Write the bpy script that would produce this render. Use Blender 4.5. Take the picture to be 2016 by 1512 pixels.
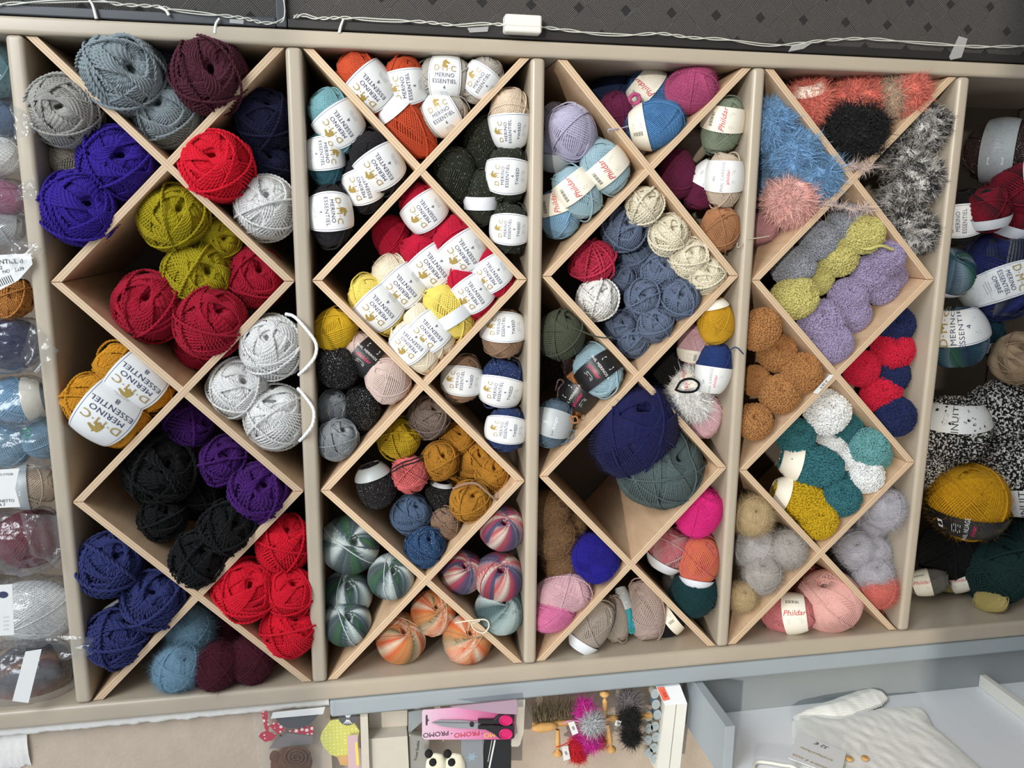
import bpy, math, random
import numpy as np
from mathutils import Vector, Matrix, noise
SC = bpy.context.scene
COL = SC.collection
for o in list(bpy.data.objects): bpy.data.objects.remove(o)
R = math.radians

# ---------------------------------------------------------------- camera
# The photograph was taken with the phone on its side: the left of the picture is up (+Z),
# the top of the picture is the right (+X) of somebody facing the shelving (+Y).
# Distances on the shelving front: u runs down the shelving, v towards its left, z into the wall.
Z0 = 2.02
def W(u, v, z): return Vector((-v, z, Z0-u))
FPX = 1606.46
rv = np.array([0.19642116, -0.17856967, -0.00941765]); CT = np.array([0.46930528, 0.25933596, -1.35501733])
_a = np.linalg.norm(rv); _k = rv/_a
_K = np.array([[0, -_k[2], _k[1]], [_k[2], 0, -_k[0]], [-_k[1], _k[0], 0]])
RM = np.eye(3)+math.sin(_a)*_K+(1-math.cos(_a))*_K@_K
def dvec(a): return Vector((-a[1], a[2], -a[0]))
CX, CY, CZ = dvec(RM[0]), dvec(RM[1]), dvec(RM[2])
cam_d = bpy.data.cameras.new('camera'); cam = bpy.data.objects.new('camera', cam_d); COL.objects.link(cam)
m = Matrix.Identity(4)
for i in range(3):
    m[i][0] = CX[i]; m[i][1] = -CY[i]; m[i][2] = -CZ[i]
m.translation = W(*CT)
cam.matrix_world = m
CAMP = W(*CT)
cam_d.sensor_width = 36; cam_d.lens = 36*FPX/2016; cam_d.clip_start = .05
SC.camera = cam
def onplane(x, y, n, k):
    d = RM.T@np.array([(x-1008)/FPX, (y-756)/FPX, 1.0]); n = np.array(n, float)
    return CT+d*((k-n@CT)/(n@d))
def at(x, y, z=0): return onplane(x, y, (0, 0, 1), z)          # point at depth z into the shelving

# ---------------------------------------------------------------- light
wd = bpy.data.worlds.new('world'); SC.world = wd; wd.use_nodes = True
bg = wd.node_tree.nodes['Background']; bg.inputs[0].default_value = (.88, .94, 1, 1); bg.inputs[1].default_value = .88
SUN = Vector((-0.13, .86, -.50)).normalized()
sd = bpy.data.lights.new('sun', 'SUN'); sd.energy = 1.95; sd.angle = R(1.2); sd.color = (1, .93, .82)
so = bpy.data.objects.new('sun', sd); COL.objects.link(so); so.rotation_euler = SUN.to_track_quat('-Z', 'Y').to_euler()
so.location = (0, -4, 4)
ad = bpy.data.lights.new('area_fill_light', 'AREA'); ad.shape = 'RECTANGLE'; ad.size = 1.6; ad.size_y = 1.0; ad.energy = 62; ad.color = (.93, .97, 1)  # unseen fill light, added to brighten the upper shelves and display box
ao = bpy.data.objects.new('area_fill_light', ad); COL.objects.link(ao); ao.location = (.8, -1.6, 2.95)
ao.rotation_euler = (Vector((-.5, .1, 1.7))-ao.location).to_track_quat('-Z', 'Y').to_euler()
SC.view_settings.view_transform = 'Standard'; SC.view_settings.look = 'None'
SC.view_settings.exposure = -0.30; SC.view_settings.gamma = 1; SC.view_settings.use_curve_mapping = False

# ---------------------------------------------------------------- materials
def lin(c):
    return tuple(((x/255)/12.92 if x/255 <= .04045 else ((x/255+.055)/1.055)**2.4) for x in c)+(1,)
class NT:
    def __init__(s, name):
        s.m = bpy.data.materials.new(name); s.m.use_nodes = True; s.t = s.m.node_tree; s.p = s.t.nodes['Principled BSDF']
    def n(s, typ, **kw):
        nd = s.t.nodes.new(typ)
        for k, v in kw.items():
            if k[0] == 'i': nd.inputs[int(k[1:])].default_value = v
            else: setattr(nd, k, v)
        return nd
    def l(s, a, b): s.t.links.new(a, b)
    def math(s, op, a, b=None):
        nd = s.n('ShaderNodeMath', operation=op)
        for i, q in enumerate((a, b)):
            if q is None: continue
            if isinstance(q, (int, float)): nd.inputs[i].default_value = q
            else: s.l(q, nd.inputs[i])
        return nd.outputs[0]
    def mix(s, fac, a, b):
        nd = s.n('ShaderNodeMix', data_type='RGBA')
        for q, i in ((fac, 0), (a, 6), (b, 7)):
            if isinstance(q, (int, float, tuple)): nd.inputs[i].default_value = q
            else: s.l(q, nd.inputs[i])
        return nd.outputs[2]
    def noise(s, scale, detail=2, coord='Object', dim='3D'):
        tc = s.n('ShaderNodeTexCoord'); nd = s.n('ShaderNodeTexNoise', noise_dimensions=dim); nd.inputs['Scale'].default_value = scale; nd.inputs['Detail'].default_value = detail
        s.l(tc.outputs[coord], nd.inputs['Vector']); return nd.outputs[0]
    def ramp(s, fac, stops, interp='LINEAR'):
        nd = s.n('ShaderNodeValToRGB'); cr = nd.color_ramp; cr.interpolation = interp
        while len(cr.elements) < len(stops): cr.elements.new(.5)
        for e, (p, c) in zip(cr.elements, stops): e.position = p; e.color = c
        s.l(fac, nd.inputs[0]); return nd.outputs[0]
    def tint(s, fac, lo, hi):
        """the wool's own colour (kept on the object), slightly mottled"""
        oi = s.n('ShaderNodeObjectInfo'); mr = s.n('ShaderNodeMapRange'); mr.inputs[1].default_value = .2; mr.inputs[2].default_value = .8
        mr.inputs[3].default_value = lo; mr.inputs[4].default_value = hi; s.l(fac, mr.inputs[0])
        v = s.n('ShaderNodeVectorMath', operation='SCALE'); s.l(oi.outputs['Color'], v.inputs[0]); s.l(mr.outputs[0], v.inputs[3]); return v.outputs[0]
    def bump(s, h, strength, dist=.001):
        b = s.n('ShaderNodeBump'); b.inputs['Strength'].default_value = strength; b.inputs['Distance'].default_value = dist
        s.l(h, b.inputs['Height']); s.l(b.outputs[0], s.p.inputs['Normal'])
def plain(name, c, rough=.5, metal=0, spec=.5, nz=0, nscale=60, bump=0, bscale=200):
    q = NT(name); q.p.inputs['Roughness'].default_value = rough; q.p.inputs['Metallic'].default_value = metal
    q.p.inputs['Specular IOR Level'].default_value = spec
    base = lin(c)
    f = q.noise(nscale, 3)
    lo = tuple(x*(1-nz) for x in base[:3])+(1,); hi = tuple(min(1, x*(1+nz)) for x in base[:3])+(1,)
    q.l(q.ramp(f, [(.3, lo), (.7, hi)]), q.p.inputs['Base Color'])
    if bump: q.bump(q.noise(bscale, 3), bump)
    return q.m

_ym = {}
def yarn_mat(key, c, style):
    """wool: ply twist across each strand, fibre mottling; style picks flecks, glitter or a dyed gradient"""
    if 'grad' not in style and 'multi' not in style: key = style
    if key in _ym: return _ym[key]
    q = NT(key+' yarn'); P = q.p; P.inputs['Roughness'].default_value = .85; P.inputs['Specular IOR Level'].default_value = .22
    P.inputs['Sheen Weight'].default_value = .05; P.inputs['Sheen Roughness'].default_value = .5
    uv = q.n('ShaderNodeUVMap'); sx = q.n('ShaderNodeSeparateXYZ'); q.l(uv.outputs[0], sx.inputs[0])
    ply = {'ch': 3.2, 'wo': 5.5, 'xc': 3, 'fi': 9, 'sw': 9, 'ti': 9}.get(style.split('/')[0], 6)
    w = q.math('ADD', q.math('MULTIPLY', sx.outputs[0], 18.85), q.math('MULTIPLY', sx.outputs[1], ply*6.28))
    tw = q.math('SINE', w)
    nz = q.noise(26, 3)
    if 'grad' in style:
        stops = [(i/(len(c)-1), lin(k)) for i, k in enumerate(c)]
        per = 210.0
        f = q.math('FRACT', q.math('ADD', q.math('DIVIDE', sx.outputs[1], per), .1))
        base = q.ramp(f, stops)
    elif 'multi' in style:
        stops = [(i/len(c), lin(k)) for i, k in enumerate(c)]
        f = q.noise(5, 5)
        base = q.ramp(q.math('FRACT', q.math('MULTIPLY', f, 3.0)), stops)
    else:
        base = q.tint(nz, .80, 1.14)
    if 'tweed' in style:
        vo = q.noise(19, 1); k = q.math('GREATER_THAN', vo, .70)
        base = q.mix(k, base, (.55, .5, .42, 1))
    if 'glit' in style:
        vo = q.noise(30, 1); k = q.math('GREATER_THAN', vo, .66)
        base = q.mix(k, base, (.9, .9, .92, 1)); q.l(k, P.inputs['Metallic']); 
        q.l(q.math('SUBTRACT', .85, q.math('MULTIPLY', k, .5)), P.inputs['Roughness'])
    if 'salt' in style:
        k = q.math('GREATER_THAN', q.noise(13, 1), .53)
        base = q.mix(k, base, (.62, .60, .56, 1))
    q.l(base, P.inputs['Base Color'])
    h = q.math('ADD', tw, q.math('MULTIPLY', q.noise(90, 2), 1.2))
    q.bump(h, .5, .0008)
    _ym[key] = q.m
    return q.m
def fur_mat(key, c, style):
    key = 'fur'+style
    if key in _ym: return _ym[key]
    q = NT(key+' yarn'); P = q.p; P.inputs['Roughness'].default_value = .75; P.inputs['Specular IOR Level'].default_value = .25
    uv = q.n('ShaderNodeUVMap'); sx = q.n('ShaderNodeSeparateXYZ'); q.l(uv.outputs[0], sx.inputs[0])
    if 'zebra' in style:
        base = q.ramp(sx.outputs[1], [(.30, (.012, .012, .013, 1)), (.46, (.05, .05, .05, 1)), (.60, (.36, .35, .33, 1)), (.9, (.62, .60, .57, 1))])
    elif 'brown' in style:
        base = q.ramp(sx.outputs[0], [(0, lin((70, 48, 30))), (.4, lin((146, 112, 76))), (.8, lin((176, 132, 84))), (1, lin((60, 60, 62)))])
    else:
        base = q.tint(q.math('ADD', q.math('MULTIPLY', sx.outputs[0], .5), q.math('MULTIPLY', sx.outputs[1], .5)), .70, 1.18)
    q.l(base, P.inputs['Base Color']); P.inputs['Sheen Weight'].default_value = .15
    _ym[key] = q.m
    return q.m

def mixmat_ply():
    q = NT('plywood edge'); P = q.p; P.inputs['Roughness'].default_value = .6
    uv = q.n('ShaderNodeUVMap'); sx = q.n('ShaderNodeSeparateXYZ'); q.l(uv.outputs[0], sx.inputs[0])
    a, b, d = lin((222, 199, 170)), lin((200, 173, 142)), lin((158, 128, 100))
    r = q.ramp(sx.outputs[0], [(0, b), (.03, a), (.17, a), (.2, d), (.23, b), (.37, b), (.40, d), (.43, a), (.57, a), (.60, d), (.63, b), (.77, b), (.8, d), (.83, a), (1, a)])
    n = q.noise(70, 4); q.l(q.mix(q.math('MULTIPLY', n, .3), r, lin((206, 172, 134))), P.inputs['Base Color'])
    return q.m
def wood_mat(name, c1, c2, sc=14):
    q = NT(name); P = q.p; P.inputs['Roughness'].default_value = .55; P.inputs['Specular IOR Level'].default_value = .3
    tc = q.n('ShaderNodeTexCoord'); mp = q.n('ShaderNodeMapping'); mp.inputs['Scale'].default_value = (1, .18, 1); q.l(tc.outputs['Object'], mp.inputs[0])
    nd = q.n('ShaderNodeTexNoise'); nd.inputs['Scale'].default_value = sc*4; nd.inputs['Detail'].default_value = 6; nd.inputs['Distortion'].default_value = .6; q.l(mp.outputs[0], nd.inputs['Vector'])
    q.l(q.ramp(nd.outputs[0], [(.3, lin(c1)), (.7, lin(c2))]), P.inputs['Base Color']); q.bump(nd.outputs[0], .08)
    return q.m
M = {}
M['paint'] = plain('beige satin paint', (180, 168, 150), .32, nz=.05, nscale=9, bump=.05, bscale=90)
M['ply_edge'] = mixmat_ply()
M['ply_face'] = wood_mat('birch plywood face', (203, 170, 136), (219, 188, 155))
M['back'] = plain('brown back board', (100, 90, 80), .7, nz=.06, nscale=12)
M['white_paper'] = plain('white paper', (228, 229, 228), .55, nz=.02)
M['cream_paper'] = plain('cream paper', (236, 230, 214), .55, nz=.02)
M['black_paper'] = plain('black paper', (30, 29, 31), .35, nz=.05)
M['grey_paper'] = plain('silver grey paper', (172, 178, 180), .4, nz=.03)
M['blue_white_paper'] = plain('pale paper', (222, 226, 232), .5, nz=.02)
M['gold'] = plain('gold ink', (168, 142, 72), .4)
M['navy_ink'] = plain('navy ink', (52, 58, 92), .5)
M['grey_ink'] = plain('grey ink', (150, 150, 156), .6)
M['red_ink'] = plain('red ink', (196, 48, 62), .5)
M['black_ink'] = plain('black ink', (28, 28, 30), .5)
M['white_ink'] = plain('white ink', (235, 235, 235), .5)
M['pink_ink'] = plain('pink ink', (222, 40, 104), .5)
M['green_ink'] = plain('green ink', (30, 120, 84), .5)
def dmc_mat():
    q = NT('white label with thin navy outline'); P = q.p; P.inputs['Roughness'].default_value = .45
    uv = q.n('ShaderNodeUVMap'); sx = q.n('ShaderNodeSeparateXYZ'); q.l(uv.outputs[0], sx.inputs[0])
    a = q.math('ABSOLUTE', sx.outputs[1])
    k = q.math('MULTIPLY', q.math('GREATER_THAN', a, .90), q.math('LESS_THAN', a, .925))
    q.l(q.mix(k, lin((229, 231, 232)), lin((80, 88, 120))), P.inputs['Base Color'])
    return q.m
M['dmc'] = dmc_mat()

# ---------------------------------------------------------------- object helpers
def link(name, me, mats, parent=None, loc=None, kind=None):
    o = bpy.data.objects.new(name, me); COL.objects.link(o)
    if parent is not None: o.parent = parent
    if loc is not None: o.location = loc
    if mats is not None:
        for k in mats:
            me.materials.append(k)
    if kind: o['kind'] = kind
    return o
def tag(o, label, cat, group=None):
    o['label'] = label; o['category'] = cat
    if group: o['group'] = group
    return o
def empty(name, loc):
    o = bpy.data.objects.new(name, None); COL.objects.link(o); o.location = loc; o.empty_display_size = .02
    return o
def mesh(name, V, F, smooth=True, uvs=None, mi=None):
    me = bpy.data.meshes.new(name)
    me.from_pydata([tuple(map(float, p)) for p in V], [], [tuple(map(int, f)) for f in F])
    if smooth: me.polygons.foreach_set('use_smooth', [True]*len(me.polygons))
    if mi is not None: me.polygons.foreach_set('material_index', list(mi))
    if uvs is not None:
        ul = me.uv_layers.new(name='UVMap')
        vi = np.zeros(len(me.loops), dtype=np.int32); me.loops.foreach_get('vertex_index', vi)
        ul.data.foreach_set('uv', np.asarray(uvs, dtype=np.float32)[vi].ravel())
    me.update(); return me
def box_geo(u0, u1, v0, v1, z0, z1, org):
    c = [W(u, v, z)-org for u in (u0, u1) for v in (v0, v1) for z in (z0, z1)]
    F = [(0, 1, 3, 2), (4, 6, 7, 5), (0, 4, 5, 1), (2, 3, 7, 6), (0, 2, 6, 4), (1, 5, 7, 3)]
    return c, F
def box(name, u0, u1, v0, v1, z0, z1, mat, parent=None, bev=0, kind=None, seg=3):
    org = parent.location.copy() if parent is not None else W((u0+u1)/2, (v0+v1)/2, (z0+z1)/2)
    V, F = box_geo(u0, u1, v0, v1, z0, z1, org)
    me = mesh(name, V, F, smooth=False)
    o = link(name, me, [mat], parent, None if parent is not None else org, kind)
    if bev:
        b = o.modifiers.new('bevel', 'BEVEL'); b.width = bev; b.segments = seg
        me.polygons.foreach_set('use_smooth', [True]*len(me.polygons)); 
        w = o.modifiers.new('wn', 'WEIGHTED_NORMAL')
    return o
def prism(name, poly, z0, z1, mat, parent, org=None, bev=0):
    """polygon in (u,v) extruded in z"""
    org = org if org is not None else parent.location
    n = len(poly)
    V = [W(u, v, z0)-org for u, v in poly]+[W(u, v, z1)-org for u, v in poly]
    F = [tuple(range(n)), tuple(range(2*n-1, n-1, -1))]+[(i, i+n, (i+1) % n+n, (i+1) % n) for i in range(n)]
    me = mesh(name, V, F, smooth=False)
    o = link(name, me, [mat], parent, None if parent is not None else org)
    if bev:
        b = o.modifiers.new('bevel', 'BEVEL'); b.width = bev; b.segments = 2
    return o
def tube_geo(P, r, sides=6, N=None, closed=False, taper=None):
    P = np.asarray(P, float); n = len(P)
    if closed: T = np.roll(P, -1, 0)-np.roll(P, 1, 0)
    else: T = np.gradient(P, axis=0)
    T /= (np.linalg.norm(T, axis=1)[:, None]+1e-12)
    if N is None:
        N = np.zeros_like(P); ref = np.array([0.3, .5, .81]); 
        if abs(T[0]@ref) > .9: ref = np.array([1, 0, 0.])
        cur = ref
        for i in range(n):
            cur = cur-(cur@T[i])*T[i]; cur /= np.linalg.norm(cur)+1e-12; N[i] = cur
    else:
        N = N-(N*T).sum(1)[:, None]*T; N /= np.linalg.norm(N, axis=1)[:, None]+1e-12
    B = np.cross(T, N)
    a = np.linspace(0, 2*np.pi, sides, endpoint=False)
    rr = np.full(n, r) if taper is None else r*np.asarray(taper)
    V = P[:, None, :]+rr[:, None, None]*(np.cos(a)[None, :, None]*N[:, None, :]+np.sin(a)[None, :, None]*B[:, None, :])
    L = np.concatenate([[0], np.cumsum(np.linalg.norm(np.diff(P, axis=0), axis=1))])
    uv = np.stack([np.broadcast_to(a/(2*np.pi), (n, sides)), np.broadcast_to(L[:, None], (n, sides))], -1)
    i = np.arange(n if closed else n-1)[:, None]; j = np.arange(sides)[None, :]
    j2 = (j+1) % sides; i2 = (i+1) % n
    F = np.stack([i*sides+j, i*sides+j2, i2*sides+j2, i2*sides+j], -1).reshape(-1, 4)
    return V.reshape(-1, 3), F, uv.reshape(-1, 2)
def curve_pts(pts, n=40):
    """Catmull-Rom through points"""
    P = [np.asarray(p, float) for p in pts]; P = [2*P[0]-P[1]]+P+[2*P[-1]-P[-2]]
    out = []; k = len(P)-3; per = max(2, n//k)
    for i in range(k):
        p0, p1, p2, p3 = P[i:i+4]
        for t in np.linspace(0, 1, per, endpoint=False):
            out.append(.5*((2*p1)+(-p0+p2)*t+(2*p0-5*p1+4*p2-p3)*t*t+(-p0+3*p1-3*p2+p3)*t**3))
    out.append(P[-2]); return np.array(out)
def cord(name, pts, r, mat, parent=None, sides=6, n=40, label=None):
    """pts in world coordinates"""
    C = curve_pts([tuple(p) for p in pts], n)
    org = np.array(parent.matrix_world.translation if parent is not None else C[0])
    if parent is not None: org = np.array(parent.location)
    V, F, uv = tube_geo(C-org, r, sides); me = mesh(name, V, F, uvs=uv*[1, 1/max(r*16, 1e-4)])
    o = link(name, me, [mat], None, Vector(org))
    if parent is not None:
        o.parent = parent; o.location = (0, 0, 0)
        o.matrix_parent_inverse = Matrix.Identity(4)
    if label: o['label'] = label
    return o
# ---------------------------------------------------------------- yarn geometry (ball radius 1 across, long axis = local Z)
def path_pts(alpha, phi0, loops, r, rng, npt=40, wob=.02):
    n = int(loops*npt); t = np.linspace(0, 2*np.pi*loops, n)+rng.uniform(0, 6.28)
    al = math.radians(alpha); dphi = 2.12*r/max(.35, math.cos(al))
    ph = phi0+dphi*t/(2*np.pi)
    A = np.stack([np.cos(ph), np.sin(ph), 0*ph], 1)
    B = np.stack([-np.sin(ph)*math.sin(al), np.cos(ph)*math.sin(al), 0*ph+math.cos(al)], 1)
    D = np.cos(t)[:, None]*A+np.sin(t)[:, None]*B
    off = rng.uniform(-wob, wob); D[:, 2] += off
    return D/np.linalg.norm(D, axis=1)[:, None]
def shape(D, Rr, b, dip, seed, lump=.05, flat=0):
    """unit directions -> points of a soft, dimpled, lumpy ball"""
    th = np.arccos(np.clip(np.abs(D[:, 2]), 0, 1))
    s = 1-dip*np.exp(-(th/.30)**2)
    rs = np.random.RandomState(seed); q = rs.uniform(-3, 3, (4, 3)); ps = rs.uniform(0, 6, 4)
    ln = sum(np.sin(D@q[i]*1.0+ps[i]) for i in range(4))/4*lump
    P = D*(np.asarray(Rr)*s*(1+ln))[:, None]
    P[:, 2] *= b
    return P
def core_geo(b, dip, seed, rad, lump=.05, nu=28, nv=36):
    th = np.linspace(0, np.pi, nv+1); ph = np.linspace(0, 2*np.pi, nu, endpoint=False)
    T, Ph = np.meshgrid(th, ph, indexing='ij')
    D = np.stack([np.sin(T)*np.cos(Ph), np.sin(T)*np.sin(Ph), np.cos(T)], -1).reshape(-1, 3)
    V = shape(D, np.full(len(D), rad), b, dip, seed, lump); ta = np.arccos(np.clip(np.abs(D[:, 2]), 0, 1)); V *= (1-.72*np.exp(-(ta/.20)**4))[:, None]
    F = []
    for i in range(nv):
        for j in range(nu):
            j2 = (j+1) % nu; F.append((i*nu+j, (i+1)*nu+j, (i+1)*nu+j2, i*nu+j2))
    return V, np.array(F), np.stack([Ph.ravel(), T.ravel()*3], 1)
def hair_geo(P, Nn, length, width, rng, seg=3, droop=.6, spread=.8):
    """tapered blades from points P along normals"""
    n = len(P); tan = rng.normal(size=(n, 3)); tan -= (tan*Nn).sum(1)[:, None]*Nn; tan /= np.linalg.norm(tan, axis=1)[:, None]+1e-9
    side = np.cross(Nn, tan); L = length*rng.uniform(.5, 1.25, n)
    curl = rng.normal(size=(n, 3))*spread*.5
    V = []; 
    for k in range(seg+1):
        f = k/seg
        c = P+Nn*(f-.35*droop*f*f)*L[:, None]+(tan*(spread*f*f+.25*f)+curl*f*f*f)*L[:, None]
        w = width*(1-f**1.5*.92)
        V += [c-side*w, c+side*w]
    V = np.stack(V, 1).reshape(-1, 3); m = 2*(seg+1)
    F = np.concatenate([np.stack([np.arange(n)*m+2*k, np.arange(n)*m+2*k+1, np.arange(n)*m+2*k+3, np.arange(n)*m+2*k+2], 1) for k in range(seg)])
    uv = np.repeat(np.stack([rng.uniform(0, 1, n), rng.uniform(0, 1, n)], 1), m, 0)
    return V, F, uv
def merge(parts):
    V, F, U = [], [], []; o = 0
    for v, f, u in parts: V.append(v); F.append(np.asarray(f)+o); U.append(u); o += len(v)
    return np.concatenate(V), np.concatenate(F), np.concatenate(U)
def fin(name, V, F, U, pc=99.3):
    if pc is not None: V = V/np.percentile(np.hypot(V[:, 0], V[:, 1]), pc)
    me = bpy.data.meshes.new(name)
    me.vertices.add(len(V)); me.vertices.foreach_set('co', V.astype(np.float32).ravel())
    F = np.asarray(F, dtype=np.int32); me.loops.add(F.size); me.loops.foreach_set('vertex_index', F.ravel())
    me.polygons.add(len(F)); me.polygons.foreach_set('loop_start', np.arange(0, F.size, F.shape[1], dtype=np.int32))
    try: me.polygons.foreach_set('loop_total', np.full(len(F), F.shape[1], dtype=np.int32))
    except Exception: pass
    me.polygons.foreach_set('use_smooth', [True]*len(F))
    ul = me.uv_layers.new(name='UVMap'); ul.data.foreach_set('uv', U[F.ravel()].astype(np.float32).ravel())
    me.update(calc_edges=True); me.validate()
    return me
SPEC = {  # strand radius, long/short, dimple, [(tilt from axis, loops, layer)...] , halo hairs
 'ch': dict(r=.050, b=1.12, dip=.26, base=[(10, 32)], top=[(a, n) for a, n in ((14, 8), (44, 6), (12, 8), (56, 5), (26, 7), (48, 6), (16, 7), (36, 6), (62, 3))], loose=3, halo=350),
 'xc': dict(r=.074, b=1.12, dip=.24, base=[(10, 22)], top=[(a, n) for a, n in ((16, 5), (44, 4), (14, 5), (56, 4), (28, 5), (48, 4), (18, 4), (62, 2))], loose=3, halo=300),
 'wo': dict(r=.037, b=1.18, dip=.20, base=[(9, 42)], top=[(a, n) for a, n in ((14, 9), (44, 9), (12, 8), (55, 8), (30, 9), (24, 8), (48, 8), (36, 7))], loose=3, halo=250),
 'fi': dict(r=.043, b=1.42, dip=.10, base=[(9, 36), (50, 10)], top=[(26, 9), (40, 11), (20, 8), (50, 10), (33, 9), (44, 11)], loose=2, halo=60),
 'fz': dict(r=.032, b=1.30, dip=.10, base=[(9, 50), (50, 16)], top=[(40, 15), (22, 12), (50, 14), (33, 14)], loose=2, halo=3600, hl=.13, hw=.0030),
 'ti': dict(r=.026, b=1.05, dip=.22, base=[(9, 58)], top=[(14, 20), (44, 16), (20, 16), (56, 12), (33, 14)], loose=6, halo=200),
 'sw': dict(r=.026, b=.92, dip=.34, base=[(9, 60)], top=[(13, 57), (16, 30)], loose=1, halo=0),
 'mo': dict(r=.034, b=1.22, dip=.22, base=[(9, 44)], top=[(14, 10), (48, 9), (18, 8), (58, 7), (33, 8)], loose=5, halo=6500, hl=.22, hw=.0042),
}
_pm = {}
def ball_mesh(kind, seed):
    key = (kind, seed)
    if key in _pm: return _pm[key]
    rng = np.random.RandomState(100+seed*7+sum(map(ord, kind)))
    if kind in ('bo', 'fu', 'zf', 'bl'):
        b = {'bo': 1.12, 'fu': 1.08, 'zf': 1.05, 'bl': 1.1}[kind]
        parts = [core_geo(b, .22, seed, .9)]
        # knobbly or furry yarn laid along a wound path
        pts = []
        for a, n in ((16, 12), (45, 8), (24, 9), (60, 6), (35, 8)):
            pts.append(path_pts(a, rng.uniform(0, 6.28), n, .085, rng, 60))
        D = np.concatenate(pts); D += rng.normal(size=D.shape)*.035; D /= np.linalg.norm(D, axis=1)[:, None]
        Dr = rng.normal(size=(2200, 3)); Dr /= np.linalg.norm(Dr, axis=1)[:, None]; D = np.concatenate([D, Dr])
        if kind in ('bo', 'bl'):
            n = len(D); lay = np.concatenate([1+rng.uniform(-.04, .04, n-2200), np.full(2200, .94)])
            C = shape(D, lay, b, .26, seed, .06)
            ico = np.array([(0, 0, 1), (.89, 0, .45), (.28, .85, .45), (-.72, .53, .45), (-.72, -.53, .45), (.28, -.85, .45), (.72, .53, -.45), (-.28, .85, -.45), (-.89, 0, -.45), (-.28, -.85, -.45), (.72, -.53, -.45), (0, 0, -1)])
            fc = np.array([(0, 1, 2), (0, 2, 3), (0, 3, 4), (0, 4, 5), (0, 5, 1), (1, 6, 2), (2, 7, 3), (3, 8, 4), (4, 9, 5), (5, 10, 1), (6, 7, 2), (7, 8, 3), (8, 9, 4), (9, 10, 5), (10, 6, 1), (11, 7, 6), (11, 8, 7), (11, 9, 8), (11, 10, 9), (11, 6, 10)])
            s = (.042 if kind == 'bo' else .062)*rng.uniform(.6, 1.4, (n, 1, 1)); st = 1+rng.uniform(-.3, .9, (n, 1, 1))*np.array([1, 0, 0])[None, None]
            Q = rng.normal(size=(n, 3, 3)); Q = np.linalg.qr(Q)[0]
            V = C[:, None, :]+np.einsum('kj,nji->nki', ico, Q*st.transpose(0, 2, 1))*s
            F = (fc[None]+np.arange(n)[:, None, None]*12).reshape(-1, 3)
            U = np.repeat(rng.uniform(0, 1, (n, 2)), 12, 0)
            cv, cf, cu = parts[0]; cf3 = np.concatenate([cf[:, [0, 1, 2]], cf[:, [0, 2, 3]]])
            V, F, U = merge([(cv, cf3, cu), (V.reshape(-1, 3), F, U)])
        else:
            C = shape(D, np.full(len(D), .90), b, .2, seed, .07)
            Nn = C/np.array([1, 1, b*b]); Nn /= np.linalg.norm(Nn, axis=1)[:, None]
            # tufts lean together in clumps
            cl = np.stack([np.sin(D@np.array([7, 3, 2])+1), np.sin(D@np.array([-2, 8, 3])+2), np.sin(D@np.array([3, -4, 7]))], 1)
            Nn = Nn+cl*(.9 if kind == 'fu' else 1.0); Nn /= np.linalg.norm(Nn, axis=1)[:, None]
            rep = 2; C = np.repeat(C, rep, 0); Nn = np.repeat(Nn, rep, 0)+rng.normal(size=(len(C), 3))*.22
            h = hair_geo(C, Nn, .30 if kind == 'fu' else .22, .0150, rng, 3, .9, .7)
            g = np.array([noise.noise(Vector(c)*5.5)+.5*noise.noise(Vector(c)*13) for c in C])   # dark and light locks
            h = (h[0], h[1], np.repeat(np.stack([rng.uniform(0, 1, len(C)), np.clip(.5+g*1.3+rng.normal(size=len(C))*.10, 0, 1)], 1), 8, 0))
            parts.append(h); V, F, U = merge(parts)
        me = fin(f'{kind}_yarn_{seed}', V, F, U, 80 if kind in ('fu', 'zf') else 98); _pm[key] = me; return me
    sp = SPEC[kind]; r, b, dip = sp['r'], sp['b'], sp['dip']; parts = [core_geo(b, dip, seed, 1-1.6*r)]
    lump = .06 if kind in ('ch', 'wo', 'xc', 'ti', 'mo') else .035
    seq = [(a, n, 1.0-.2*r) for a, n in sp['base']]+[(a, n, 1+r*(.75+.28*i)) for i, (a, n) in enumerate(sp['top'])]
    seq += [(rng.uniform(10, 70), 1.02, 1+r*(1.6+.28*len(sp['top']))) for _ in range(sp['loose'])]
    ph = rng.uniform(0, 6.28); sides = 6 if kind in ('ch', 'wo', 'xc', 'fi') else 4
    cum = 0
    allD = []
    for a, n, Rr in seq:
        ph += 2.4+rng.uniform(-.4, .4) if kind != 'sw' else 1.3
        npt = 40 if kind in ('ch', 'wo', 'xc') else 36
        D = path_pts(a+rng.uniform(-2, 2), ph, n, r, rng, npt)
        edge = np.linspace(0, 1, len(D)); Rv = Rr+r*.12*np.sin(edge*37)
        P = shape(D, Rv, b, dip, seed, lump)
        Nn = P/np.array([1, 1, b*b]); Nn /= np.linalg.norm(Nn, axis=1)[:, None]
        if kind in ('ch', 'wo', 'xc'):   # two plies twisted round each other
            m = int(len(P)*(5.2 if kind == 'ch' else (4 if kind == 'xc' else 6.6))); t0 = np.linspace(0, 1, len(P)); t1 = np.linspace(0, 1, m)
            Pc = np.stack([np.interp(t1, t0, P[:, i]) for i in range(3)], 1); Nc = np.stack([np.interp(t1, t0, Nn[:, i]) for i in range(3)], 1)
            Tc = np.gradient(Pc, axis=0); Tc /= np.linalg.norm(Tc, axis=1)[:, None]+1e-9; Bc = np.cross(Tc, Nc); Bc /= np.linalg.norm(Bc, axis=1)[:, None]+1e-9
            Ls = np.concatenate([[0], np.cumsum(np.linalg.norm(np.diff(Pc, axis=0), axis=1))])*6.2832/(r*6.0)
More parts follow.
